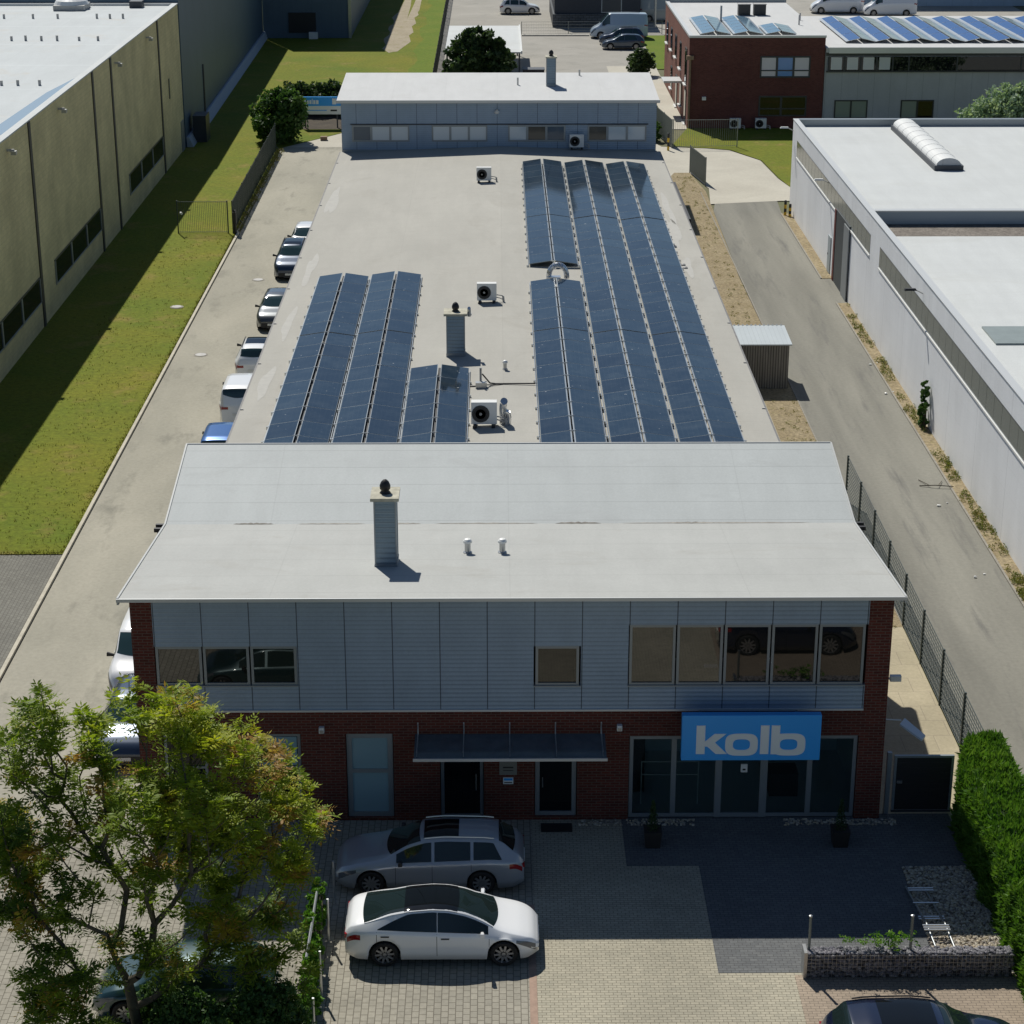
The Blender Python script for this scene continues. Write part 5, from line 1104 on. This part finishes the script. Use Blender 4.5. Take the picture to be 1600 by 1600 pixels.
car('parked_car', 'white fastback sedan with black glass roof parked nearest the camera in front of the office', 'fastback', Cw, (-1.38, 42.72, 0.01), 0, glass=M['glass_cars'])
car('parked_car', 'silver grey station wagon parked in the shade right in front of the office wall', 'wagon', Cg, (-1.78, 45.98, 0.01), math.pi, glass=M['glass_cars'])
car('parked_car', 'dark midnight blue car with glass roof at the bottom right corner by the gabion wall', 'suv', Cb, (9.42, 37.45, 0.02), 0, glass=M['glass_cars'])
tc = car('parked_car', 'dark petrol hatchback half hidden under the broad tree', 'hatch', Ct, (-7.3, 40.3, 0.01), math.pi, glass=M['glass_carg'])
car('parked_car', 'white family car facing the camera beside the left brick corner of the office', 'minivan', Cw, (-11.2, 58.4, 0.01), -math.pi/2)
car('parked_car', 'dark blue car beside the office partly hidden behind the tree top', 'hatch', Cdb, (-10.85, 54.0, 0.01), -math.pi/2)
car('parked_car', 'blue car half hidden behind the front office roof in the lane', 'minivan', Cbl, (-11.2, 78.6, 0.01), math.pi/2)
car('parked_car', 'white estate car seen from behind, nearer of the two white ones in the lane', 'minivan', Cw, (-11.25, 85.6, 0.01), math.pi/2)
car('parked_car', 'white car seen from behind, farther of the two white ones in the lane', 'suv', Cw, (-11.35, 92.3, 0.01), math.pi/2)
car('parked_car', 'dark grey sedan facing the camera in the middle of the lane row', 'hatch', Cdg, (-11.4, 101.2, 0.01), -math.pi/2)
car('parked_car', 'dark blue car facing the camera just in front of the farthest white one', 'suv', Cdb, (-11.55, 111.9, 0.01), -math.pi/2)
car('parked_car', 'white car at the far end of the lane row', 'hatch', Cw, (-11.3, 117.2, 0.01), -math.pi/2)
car('parked_car', 'dark grey blue hatchback nearest in the rear car park', 'hatch', paint('slate', (0.05, 0.075, 0.11), 0.3, 0.3), (12.55, 203.9, 0.01), math.pi, res=0.09, lod=1)
car('parked_car', 'dark blue car between the hatchback and the white van in the rear car park', 'suv', Cdb, (12.6, 207.4, 0.01), math.pi, res=0.09, lod=1)
car('parked_van', 'white and pale blue panel van in the rear car park', 'van', paint('pale blue white', (0.46, 0.56, 0.66), 0.0, 0.35), (12.6, 212.3, 0.01), math.pi, res=0.09, cat='van', lod=1)
car('parked_car', 'white car with dark windows at the top edge behind the carport', 'suv', Cw, (2.6, 233, 0.01), 0, res=0.09, lod=1)
car('parked_van', 'pale grey van behind the dark workshop at the top edge', 'van', paint('pale van', (0.40, 0.44, 0.42), 0.0, 0.4), (18.4, 226, 0.01), 0, res=0.12, cat='van', lod=1)
car('parked_van', 'white van behind the neighbouring roofs, left of the two', 'van', Cw, (38.5, 233.5, 0.01), math.pi, res=0.12, cat='van', lod=1)
car('parked_van', 'white van behind the neighbouring roofs, right of the two', 'van', Cw, (44.0, 231.0, 0.01), math.pi, res=0.12, cat='van', lod=1)
# trailer sign under hedge
t = thing('billboard', 'blue and white advertising board in the shade between the round bush and the rear block', 'billboard', (-14.1, 158.5, 0))
b = MB(); b.box(-15.4, -12.2, 158.6, 158.75, 1.1, 1.75, M['sign_white']); b.box(-15.4, -12.2, 158.58, 158.75, 1.75, 2.45, M['sign_blue']); b.build('board', t)
b = MB()
x_ = -15.25
for wd in (0.16, 0.24, 0.22, 0.2, 0.1, 0.22, 0.24): b.box(x_, x_+wd-0.05, 158.565, 158.58, 1.9, 2.2 if wd > 0.17 else 2.32, M['sign_white']); x_ += wd
b.box(-12.85, -12.55, 158.565, 158.58, 1.88, 2.33, M['sign_white']); b.box(-15.2, -13.3, 158.585, 158.6, 1.38, 1.44, M['sign_blue']); b.box(-13.0, -12.5, 158.585, 158.6, 1.34, 1.46, M['blackm']); b.build('lettering', t)
for q in (-15.0, -12.5):
    b = MB(); b.box(q-0.05, q+0.05, 158.62, 158.72, 0, 1.1, M['dark_trim']); b.build('leg', t)
b = MB(); b.box(-13.4, -12.9, 153.2, 153.6, 0.0, 0.3, M['wood']); tag(b.build('small_crate'), 'small brown crate on the pale slab at the lane end', 'crate')

# ================================================================== VEGETATION
def leaf_quads(b, p, n, rad, size, rnd, tone, aspect=0.5, flat=0.35, mat=None, tj=0.25, up=0.3):
    i = b.m(mat)
    for _ in range(n):
        while True:
            d = Vector((rnd.uniform(-1, 1), rnd.uniform(-1, 1), rnd.uniform(-1, 1)))
            if d.length <= 1: break
        c = Vector(p)+Vector((d.x*rad[0], d.y*rad[1], d.z*rad[2]))
        nrm = Vector((rnd.gauss(0, 1), rnd.gauss(0, 1), rnd.gauss(0, 1)+up)).normalized()
        a = nrm.orthogonal().normalized(); a.rotate(Matrix.Rotation(rnd.uniform(0, 6.28), 3, nrm)); bb = nrm.cross(a)
        s = size*rnd.uniform(.6, 1.3); k = len(b.v)
        b.v += [tuple(c-a*s), tuple(c+bb*s*aspect), tuple(c+a*s), tuple(c-bb*s*aspect)]; b.f.append((k, k+1, k+2, k+3)); b.mi.append(i)
        b.tone.append(min(1, max(0, tone+rnd.uniform(-tj, tj))))
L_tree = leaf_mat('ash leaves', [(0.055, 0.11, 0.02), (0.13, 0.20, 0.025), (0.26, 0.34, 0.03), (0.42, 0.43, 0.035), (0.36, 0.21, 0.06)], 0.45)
L_dark = leaf_mat('dark leaves', [(0.02, 0.045, 0.018), (0.045, 0.085, 0.03), (0.09, 0.14, 0.04)], 0.25)
L_bush = leaf_mat('bush leaves', [(0.03, 0.075, 0.02), (0.06, 0.13, 0.03), (0.11, 0.19, 0.05)], 0.3)
L_hedge = leaf_mat('thuja sprays', [(0.035, 0.10, 0.012), (0.085, 0.19, 0.022), (0.16, 0.27, 0.04)], 0.33)
L_grey = leaf_mat('silver leaves', [(0.20, 0.29, 0.19), (0.30, 0.40, 0.27), (0.42, 0.50, 0.35)], 0.3)
L_weed = leaf_mat('weeds', [(0.09, 0.12, 0.02), (0.17, 0.18, 0.04), (0.28, 0.22, 0.09)], 0.3)
L_grasst = leaf_mat('grass blades', [(0.09, 0.11, 0.015), (0.14, 0.14, 0.02), (0.2, 0.16, 0.05)], 0.3)
L_ivy = leaf_mat('bright ivy', [(0.06, 0.16, 0.015), (0.11, 0.26, 0.025), (0.20, 0.34, 0.04)], 0.35)
def grow(root, pts, r_end=0.012, power=2.3, seg_=0.5, rnd=random, lift=0.15):
    nodes = [Vector(q) for q in root]; par = [-1]+list(range(len(root)-1)); plen = [0.0]
    for a, c in zip(nodes, nodes[1:]): plen.append(plen[-1]+(c-a).length)
    ends = []; last = nodes[-1]
    for p in sorted(pts, key=lambda q: (Vector(q)-last).length):
        p = Vector(p); best, bi = 1e9, 0
        for i in range(max(0, len(root)-3), len(nodes)):
            dd = (nodes[i]-p).length
            if nodes[i].z > p.z+0.6: dd += (nodes[i].z-p.z)*1.2
            sc_ = dd+0.55*plen[i]
            if sc_ < best: best, bi = sc_, i
        q0 = nodes[bi]; D = (p-q0).length; k = max(1, int(D/seg_)); prev = bi
        for s_ in range(1, k+1):
            f = s_/k; q = q0.lerp(p, f); q.z -= lift*D*math.sin(math.pi*f)*0.5; q += Vector((rnd.gauss(0, .03), rnd.gauss(0, .03), rnd.gauss(0, .02)))*D*(1 if s_ < k else 0)
            nodes.append(q); par.append(prev); plen.append(plen[prev]+(q-nodes[prev]).length); prev = len(nodes)-1
        ends.append(prev)
    cnt = [0.0]*len(nodes)
    for e in ends:
        i = e
        while i >= 0: cnt[i] += 1; i = par[i]
    return nodes, par, [r_end*max(1, c)**(1/power) for c in cnt], ends
def branch_mesh(nodes, par, rad, mat, minr=0.0):
    b = MB()
    for i, p in enumerate(par):
        if p >= 0 and rad[i] > minr:
            n = 10 if rad[i] > 0.06 else (6 if rad[i] > 0.025 else 4); b.tube(nodes[p], nodes[i], min(rad[p], rad[i]*1.35), mat, rad[i], n, caps=False)
    return b
def crown_points(blobs, rnd, spacing=0.5):
    pts = []
    for (cx, cy, cz, rx, ry, rz_) in blobs:
        n = int(rx*ry*rz_*4.19/spacing**3)
        for _ in range(max(3, n)):
            while True:
                d = Vector((rnd.uniform(-1, 1), rnd.uniform(-1, 1), rnd.uniform(-1, 1)))
                if 0.15 < d.length <= 1: break
            pts.append((cx+d.x*rx, cy+d.y*ry, cz+d.z*rz_))
    return pts
def frond(b, base, dirv, length, rnd, tone, mat, pairs=5, ls=0.085, tj=0.1):
    """compound leaf: leaflets in pairs along an arching rachis"""
    i = b.m(mat); d = Vector(dirv).normalized(); side = d.cross(Vector((0, 0, 1)))
    if side.length < 0.1: side = Vector((1, 0, 0))
    side.normalize(); up = side.cross(d)
    for q in range(1, pairs+2):
        f = q/(pairs+1); c = Vector(base)+d*length*f-Vector((0, 0, 0.35*length*f*f))
        for s_ in ((-1, 1) if q <= pairs else (0,)):
            ld = (side*s_*0.9+d*0.45+Vector((0, 0, rnd.uniform(-.45, .1)))).normalized() if s_ else d
            s = ls*rnd.uniform(.75, 1.25)*(1.1-0.4*f); w_ = ld.cross(up+Vector((rnd.uniform(-.3, .3), rnd.uniform(-.3, .3), rnd.uniform(-.3, .3)))).normalized()*s*0.30
            k = len(b.v); e = c+ld*s*2; m0 = c+ld*s
            b.v += [tuple(c), tuple(m0+w_), tuple(e), tuple(m0-w_)]; b.f.append((k, k+1, k+2, k+3)); b.mi.append(i); b.tone.append(min(1, max(0, tone+rnd.uniform(-tj, tj))))
def ash_tree(name, label, root, blobs, seed, spacing=0.5, lift=0.2, density=1.0, group=None, tonefn=None):
    rnd = random.Random(seed); pts = crown_points(blobs, rnd, spacing)
    nodes, par, rad, ends = grow(root, pts, 0.0085, 2.4, 0.45, rnd, lift)
    t = thing(name, label, 'tree', root[0], 0, group)
    branch_mesh(nodes, par, rad, M['bark']).build('trunk', t, smooth=True)
    b = MB(); b.tone = []
    top = max(p[2] for p in pts)
    for e in ends:
        p = nodes[e]; d = (p-nodes[par[e]]).normalized()
        tone = tonefn(p, rnd) if tonefn else 0.4
        if rnd.random() < 0.12: tone = rnd.uniform(.85, 1.0)
        for q in range(int(rnd.randint(9, 13)*density)):
            dv = d*0.5+Vector((rnd.gauss(0, 1), rnd.gauss(0, 1), rnd.gauss(0.25, .6))).normalized()
            bp = p-d*rnd.uniform(0, 0.35)+Vector((rnd.gauss(0, .05), rnd.gauss(0, .05), rnd.gauss(0, .05)))
            frond(b, bp, dv, rnd.uniform(.24, .46), rnd, tone, L_tree, 4, rnd.uniform(.06, .115))
    b.build('crown', t); return t
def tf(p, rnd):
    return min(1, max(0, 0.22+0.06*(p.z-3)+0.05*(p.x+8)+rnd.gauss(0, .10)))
BL = [(-9.7, 39.0, 8.3, .55, .8, .6), (-10.4, 39.0, 7.4, .8, 1.2, .7), (-8.9, 39.3, 7.5, .7, 1.0, .6), (-7.6, 39.6, 8.2, .9, .9, .5), (-7.0, 40.2, 7.5, .9, 1.2, .6), (-6.2, 40.3, 7.0, .8, 1.1, .5), (-5.5, 40.4, 6.3, .8, 1.1, .55), (-4.9, 40.5, 5.6, .7, 1.0, .5), (-4.2, 40.3, 5.0, .6, .9, .4),
      (-8.0, 38.2, 6.6, 1.0, 1.3, .7), (-10.1, 38.4, 6.0, .8, 1.2, .6), (-10.8, 38.8, 5.2, .7, 1.2, .8), (-6.7, 38.9, 6.2, 1.1, 1.4, .7), (-5.8, 39.4, 5.2, 1.0, 1.3, .6), (-4.9, 39.5, 4.5, .8, 1.1, .5), (-7.3, 38.3, 5.2, .8, 1.0, .5), (-4.5, 39.6, 3.9, .5, .8, .4), (-9.2, 37.6, 4.6, .6, .9, .5), (-5.2, 39.0, 3.3, .7, .8, .45), (-9.9, 37.8, 3.4, .6, .9, .5), (-6.4, 38.6, 3.9, .9, 1.0, .5), (-8.6, 40.5, 5.4, .5, .8, .4),
      (-6.0, 38.2, 2.7, .9, .8, .4), (-7.4, 37.6, 3.2, .7, .7, .4), (-8.8, 37.2, 2.6, .6, .6, .4), (-10.7, 38.0, 4.2, .6, .8, .5), (-7.8, 38.5, 4.2, .6, .7, .4),
      (-9.4, 39.2, 6.6, .6, .9, .5), (-10.2, 38.2, 5.0, .6, .8, .5), (-6.2, 39.4, 4.2, .8, .8, .4), (-7.6, 38.8, 2.4, .6, .6, .35), (-5.0, 38.6, 2.3, .6, .5, .35), (-8.6, 38.8, 4.9, .6, .8, .4),
      (-4.7, 39.0, 2.6, .5, .6, .35), (-4.5, 38.6, 1.7, .5, .5, .35), (-5.6, 39.6, 2.9, .6, .6, .35), (-6.9, 39.0, 4.6, .6, .8, .4), (-7.0, 38.0, 2.4, .7, .5, .35), (-5.5, 38.3, 2.2, .6, .5, .35), (-9.6, 37.4, 2.2, .6, .6, .4), (-8.2, 37.7, 3.3, .6, .6, .35), (-6.2, 38.8, 3.1, .7, .6, .35), (-9.9, 38.6, 4.9, .5, .7, .4), (-9.2, 38.6, 5.6, .5, .7, .4)]
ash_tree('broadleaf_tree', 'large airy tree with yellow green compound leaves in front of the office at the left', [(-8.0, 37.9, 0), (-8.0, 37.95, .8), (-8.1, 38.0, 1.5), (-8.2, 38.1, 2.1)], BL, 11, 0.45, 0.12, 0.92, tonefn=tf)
BL2 = [(-9.4, 36.6, 3.3, .8, .8, .5), (-9.9, 36.9, 2.3, .6, .8, .5), (-8.9, 36.6, 1.9, .7, .7, .5), (-10.0, 37.2, 4.3, .5, .6, .4), (-9.3, 36.5, 2.6, .6, .6, .4)]
ash_tree('broadleaf_tree', 'darker smaller tree in the very bottom left corner', [(-10.3, 36.6, 0), (-10.2, 36.6, 0.9), (-10.0, 36.7, 1.6)], BL2, 5, 0.45, 0.2, 0.9, tonefn=lambda p, r: 0.12+r.uniform(0, .2))
def bush(name, label, blobs, seed, mat, size=0.09, n_per=900, cat='bush', trunk=None, dark=0.0, aspect=0.55, group=None, tj=0.3):
    rnd = random.Random(seed); cx = sum(q[0] for q in blobs)/len(blobs); cy = sum(q[1] for q in blobs)/len(blobs)
    t = thing(name, label, cat, (cx, cy, 0), 0, group)
    b = MB(); b.tone = []
    for (x, y, z, rx, ry, rz_) in blobs:
        # clumps on and in the ellipsoid
        nc = max(6, int(n_per/45))
        for _ in range(nc):
            d = Vector((rnd.gauss(0, 1), rnd.gauss(0, 1), rnd.gauss(0, 1))).normalized()*rnd.uniform(.55, 1.08)
            c = (x+d.x*rx, y+d.y*ry, max(0.1, z+d.z*rz_)); cr = rnd.uniform(.16, .3)*min(rx, ry, rz_)
            leaf_quads(b, c, 45, (cr*1.3, cr*1.3, cr), size, rnd, rnd.uniform(.2, .8), aspect, mat=mat, tj=tj)
    b.build('crown', t)
    w_ = MB(); x, y, z, rx, ry, rz_ = blobs[0]
    for k in range(5): a = 6.28*k/5; w_.tube((cx+0.1*math.cos(a), cy+0.1*math.sin(a), 0), (x+rx*.5*math.cos(a), y+ry*.5*math.sin(a), z+rz_*.3), 0.06, M['bark'], 0.02, 6)
    w_.build('trunk', t); return t
bush('dark_tree', 'dark green rounded tree beside the flat carport roof behind the rear block', [(-2.7, 177, 2.7, 1.5, 1.5, 2.2), (-1.3, 177.3, 3.4, 1.4, 1.4, 1.9), (0.2, 177, 2.2, 1.2, 1.2, 1.6), (-2.2, 177, 4.3, .8, .8, .9), (-3.6, 177.5, 2.0, .9, 1.0, 1.6), (.1, 177, 3.9, .5, .5, .6)], 1, L_dark, 0.22, 3200, 'tree')
bush('round_bush', 'big round leafy bush at the far end of the lane by the fence', [(-16.4, 152.6, 2.0, 1.9, 1.8, 1.9), (-15.8, 152.3, 2.6, 1.3, 1.3, 1.3), (-17.3, 153, 1.5, 1.2, 1.2, 1.2), (-16.2, 152.4, 3.3, .8, .8, .7)], 2, L_bush, 0.17, 4200)
bush('shrub_row', 'dark green shrub row behind the blue billboard', [(-16.3, 165, 1.3, 1.2, 1.2, 1.5), (-14.6, 165, 1.3, 1.3, 1.2, 1.4), (-12.8, 165, 1.3, 1.3, 1.2, 1.4), (-11.2, 165, 1.3, 1.3, 1.2, 1.4)], 3, L_dark, 0.16, 3000)
bush('round_bush', 'small dark round bush beside the brick office at the rear car park', [(13.2, 186, 1.2, 1.15, 1.1, 1.1)], 4, L_dark, 0.14, 4000)
bush('leafy_shrub', 'green shrubs squeezed between the rear block and the brick path', [(11.9, 158, 0.9, .8, 1.2, .9), (11.6, 162, 1.2, .7, 1.3, 1.2), (11.9, 153, .7, .5, .8, .7)], 6, L_bush, 0.12, 2000)
bush('silver_tree', 'pale silvery green tree crown behind the white hall at the right edge', [(35.5, 142, 3.3, 2.2, 2.0, 2.4), (37.6, 142, 3.0, 2.0, 2.0, 2.2), (34.1, 142, 3.0, 1.6, 1.6, 1.5), (36.5, 142, 4.6, 1.3, 1.2, 1.2)], 7, L_grey, 0.15, 5200, 'tree', tj=0.4)
bush('climbing_plant', 'upright dark green climber against the white hall wall', [(18.5, 83.4, 0.6, .22, .35, .7), (18.5, 83.4, 1.5, .2, .32, .6)], 8, L_bush, 0.07, 1500, 'climber')
bush('roof_plant', 'weedy plant growing behind the parapet of the white hall, far one', [(19.25, 98.4, 5.15, .25, .5, .3), (19.3, 96.5, 5.1, .15, .5, .2)], 9, L_weed, 0.06, 700, 'plant')
bush('roof_plant', 'dark weedy plant growing behind the parapet of the white hall, near one', [(19.25, 91.5, 5.1, .22, 1.0, .2), (19.3, 89.5, 5.1, .22, .8, .2)], 10, L_dark, 0.06, 700, 'plant')
# shrubs at bottom left (bed beside the drive)
bush('garden_shrub', 'dense dark shrub mass at the bottom under the airy tree', [(-5.2, 38.0, 1.5, .7, .6, .6), (-6.8, 37.6, 1.5, .8, .6, .6), (-7.6, 38.4, .9, .6, .4, .9), (-6.3, 37.7, .9, 1.3, .8, .9), (-5.0, 38.2, .8, .7, .9, .8), (-7.9, 37.2, .8, .9, .7, .8), (-5.4, 39.3, .6, .5, .6, .5)], 12, L_bush, 0.055, 5200)
bush('ivy_fence_plant', 'bright green climbing plant on the white pole beside the sedan', [(-4.5, 43.6, .7, .22, .55, .7), (-4.5, 42.2, .7, .24, .75, .65), (-4.45, 41.0, .6, .22, .6, .5), (-4.4, 39.6, .6, .25, .6, .5)], 13, L_ivy, 0.06, 3000, 'climber')
t = thing('rail_fence', 'white metal posts and rail overgrown by bright ivy beside the sedan', 'fence', (-4.5, 41, 0))
for y_ in (44.7, 42.9, 40.6, 38.7):
    b = MB(); b.tube((-4.2, y_, 0), (-4.2, y_, 1.25), 0.03, M['alu'], n=8); b.build('post', t)
b = MB(); b.tube((-4.5, 43.4, 1.15), (-4.5, 40.4, 1.2), 0.035, M['alu'], n=8); b.build('rail', t)
# hedge (clipped thuja)
def hedge(name, label, x0f, x1f, y0, y1, h, seed, n=52000):
    rnd = random.Random(seed); t = thing(name, label, 'hedge', ((x0f(y0)+x1f(y0))/2, (y0+y1)/2, 0))
    b = MB(); k = 24; core = plain('hedge core', (0.012, 0.03, 0.006), 0.95)
    for i in range(k):
        ya, yb = y0+(y1-y0)*i/k, y0+(y1-y0)*(i+1)/k
        b.hull8([(x0f(ya)+.14, ya+.1*(i == 0), 0), (x1f(ya)-.14, ya+.1*(i == 0), 0), (x1f(yb)-.14, yb-.14*(i == k-1), 0), (x0f(yb)+.14, yb-.14*(i == k-1), 0), (x0f(ya)+.2, ya+.1*(i == 0), h-.16), (x1f(ya)-.2, ya+.1*(i == 0), h-.16), (x1f(yb)-.2, yb-.14*(i == k-1), h-.16), (x0f(yb)+.2, yb-.14*(i == k-1), h-.16)], core)
    b.build('stem_core', t)
    b = MB(); b.tone = []; im = b.m(L_hedge)
    A1, A2, A3 = (y1-y0)*h, (y1-y0)*1.6, 1.6*h; tot = 2*A1+A2+A3
    from mathutils import noise as NZ
    for _ in range(n):
        r = rnd.random()*tot; y = rnd.uniform(y0, y1); z = rnd.uniform(0.02, h)
        xa, xb = x0f(y), x1f(y)
        if r < A1: p = Vector((xa, y, z)); nn = Vector((-1, 0, .2))
        elif r < 2*A1: p = Vector((xb, y, z)); nn = Vector((1, 0, .2))
        elif r < 2*A1+A2: p = Vector((rnd.uniform(xa, xb), y, h)); nn = Vector((0, 0, 1))
        else: p = Vector((rnd.uniform(x0f(y1), x1f(y1)), y1, z)); nn = Vector((0, 1, .2))
        w1 = NZ.noise(p*1.6)*.14+NZ.noise(p*4.5)*.07
        # soften the top edges
        edge_in = max(0, .3-min(abs(p.x-xa), abs(xb-p.x))) if nn.z == 1 else 0
        p = p+nn*(w1+rnd.uniform(-.10, .02)); p.z -= edge_in*.45
        if nn.z != 1 and p.z > h-.25: p.x += (-nn.x)*(p.z-(h-.25))*.5
        d = (nn*.7+Vector((rnd.gauss(0, .45), rnd.gauss(0, .45), rnd.gauss(.55, .4)))).normalized(); s = rnd.uniform(.06, .14)*(1.9 if rnd.random() < .03 else 1)
        wv = d.cross(Vector((rnd.gauss(0, 1), rnd.gauss(0, 1), rnd.gauss(0, 1)))).normalized()*s*.24; q = len(b.v)
        b.v += [tuple(p-d*s*.6), tuple(p+wv), tuple(p+d*s), tuple(p-wv)]; b.f.append((q, q+1, q+2, q+3)); b.mi.append(im); b.tone.append(min(1, max(0, .5+w1*3+rnd.uniform(-.25, .25))))
    b.build('foliage', t)
hedge('clipped_hedge', 'long clipped bright green hedge along the right side of the forecourt', lambda y: 12.38+max(0, y-48.2)*.32, lambda y: 14.02, 38.0, 50.2, 2.0, 21)
# weeds along white wall
rnd = random.Random(31); b = MB(); b.tone = []
for _ in range(420):
    y = 62+42*rnd.random()**1.3; 
    if 80 < y < 82.5: continue
    x = rnd.uniform(18.2, 18.68); dens = .5+.5*math.sin(y*.9)+.3*math.sin(y*2.3)
    if dens < rnd.random()*.8: continue
    leaf_quads(b, (x, y, .10), 22, (.13, .22, .12), .05, rnd, rnd.uniform(.05, .8), .4, mat=L_weed)
tag(b.build('wall_weeds'), 'strip of scruffy weeds along the foot of the white hall', 'weeds', kind='stuff')
b = MB(); b.tone = []
for _ in range(170):
    y = rnd.uniform(62, 139); x = rnd.uniform(12.3, 13.5)
    leaf_quads(b, (x, y, .05), 14, (.15, .25, .05), .05, rnd, rnd.uniform(.3, 1), .3, mat=L_weed)
tag(b.build('strip_weeds'), 'sparse dry weeds on the strip beside the side road', 'weeds', kind='stuff')
b = MB(); b.tone = []
for _ in range(260):
    y = rnd.uniform(122, 149); x = -16.0+rnd.gauss(0, .12)
    leaf_quads(b, (x, y, .12), 14, (.16, .3, .16), .06, rnd, rnd.uniform(.3, 1), .3, mat=L_weed)
tag(b.build('fence_weeds'), 'weeds growing under the dark bar fence beside the lane', 'weeds', kind='stuff')
b = MB(); b.tone = []
for _ in range(2600):
    q = rnd.random()
    if q < .45: x, y = -15.98+rnd.gauss(0, .05), rnd.uniform(69, 121)
    elif q < .55: x, y = rnd.uniform(-23, -16), 68.85+rnd.gauss(0, .05)
    else: x, y = rnd.uniform(-20.5, -16), 69+52*rnd.random()**1.3
    for _k in range(3):
        px, py = x+rnd.gauss(0, .06), y+rnd.gauss(0, .06); h = rnd.uniform(.03, .10); a = rnd.uniform(0, 6.28); k = len(b.v)
        b.v += [(px, py, .03), (px+.03*math.cos(a), py+.03*math.sin(a), .03), (px+rnd.gauss(0, .03), py+rnd.gauss(0, .03), .03+h)]; b.f.append((k, k+1, k+2)); b.mi.append(b.m(L_grasst)); b.tone.append(rnd.random())
tag(b.build('grass_tufts'), 'short tufts of grass along the kerb and over the lawn', 'grass', kind='stuff')
# plant beside gabion post
b = MB(); b.tone = []
for _ in range(34): leaf_quads(b, (9.3+rnd.gauss(0, .28), 41.55+rnd.gauss(0, .1), .95+rnd.gauss(0, .10)), 14, (.09, .09, .07), .045, rnd, rnd.uniform(.3, 1), .4, mat=L_ivy)
for _ in range(26): leaf_quads(b, (rnd.uniform(8.2, 9.2), 41.5+rnd.gauss(0, .05), .92+rnd.gauss(0, .04)), 7, (.09, .06, .05), .035, rnd, rnd.uniform(.3, 1), .4, mat=L_ivy)
b.tube((9.35, 41.6, 0), (9.35, 41.58, .9), .015, M['bark'], n=5); b.tone += [0]*(len(b.f)-len(b.tone))
tag(b.build('small_plant'), 'small bright green plant sprouting behind the gabion wall', 'plant')
# planters
for (x_, lab) in ((4.13, 'dark square planter with a small conifer left of the shop door'), (9.17, 'dark square planter with a small conifer at the right end of the shop window')):
    t = thing('planter', lab, 'planter', (x_, 47.6, 0), 0, 'planters in front of the shop', world=False)
    b = MB(); b.hull8([(-.19, -.19, 0), (.19, -.19, 0), (.19, .19, 0), (-.19, .19, 0), (-.24, -.24, .5), (.24, -.24, .5), (.24, .24, .5), (-.24, .24, .5)], M['pot']); b.build('pot', t)
    b = MB(); b.tone = []
    for k in range(16): leaf_quads(b, (0, 0, .5+k*.055), 40, (.2-.011*k, .2-.011*k, .06), .04, rnd, rnd.uniform(.1, .6), .35, mat=L_dark)
    b.build('plant', t)
# litter on the side road
for i, (x_, y_, lab) in enumerate([(17.9, 93.0, 'crumpled white litter by the weed strip, farthest one'), (17.8, 88.3, 'white litter on the weed strip near the climber'), (17.2, 73.6, 'white paper scrap on the side road edge'), (17.0, 66.3, 'white scraps on the side road nearest the camera')]):
    b = MB(); stone(b, x_, y_, .04, .08, M['white'], rnd); stone(b, x_+.4, y_+.3, .03, .05, M['white'], rnd); tag(b.build('litter'), lab, 'litter')
b = MB(); b.path([(16.9, 75.9, .03), (17.5, 75.7, .12), (18.2, 75.6, .1)], .02, M['bark'], 5); b.path([(17.3, 75.75, .08), (17.0, 76.6, .03)], .015, M['bark'], 5); b.path([(17.6, 75.7, .1), (17.9, 76.4, .05)], .015, M['bark'], 5); tag(b.build('fallen_branch'), 'bare branch lying across the side road edge', 'branch')
b = MB(); b.box(11.0, 11.5, 86.9, 87.1, 0.9, 1.0, M['white']); b.tube((10.2, 87.0, .9), (11.0, 87.0, .95), .03, M['steel']); tag(b.build('wall_lamp'), 'white lamp on the long hall wall in front of the shed', 'wall lamp')
b = MB(); b.lathe((-18.35, 63.55, 0.01), [(.45, 0), (.45, .01)], plain('pink paint', (0.62, 0.16, 0.2), .8), 20); tag(b.build('painted_mark'), 'pink painted dot on the grey paving at the left edge', 'painted mark')

for o in bpy.data.objects:
    if '_w' in o.keys(): del o['_w']
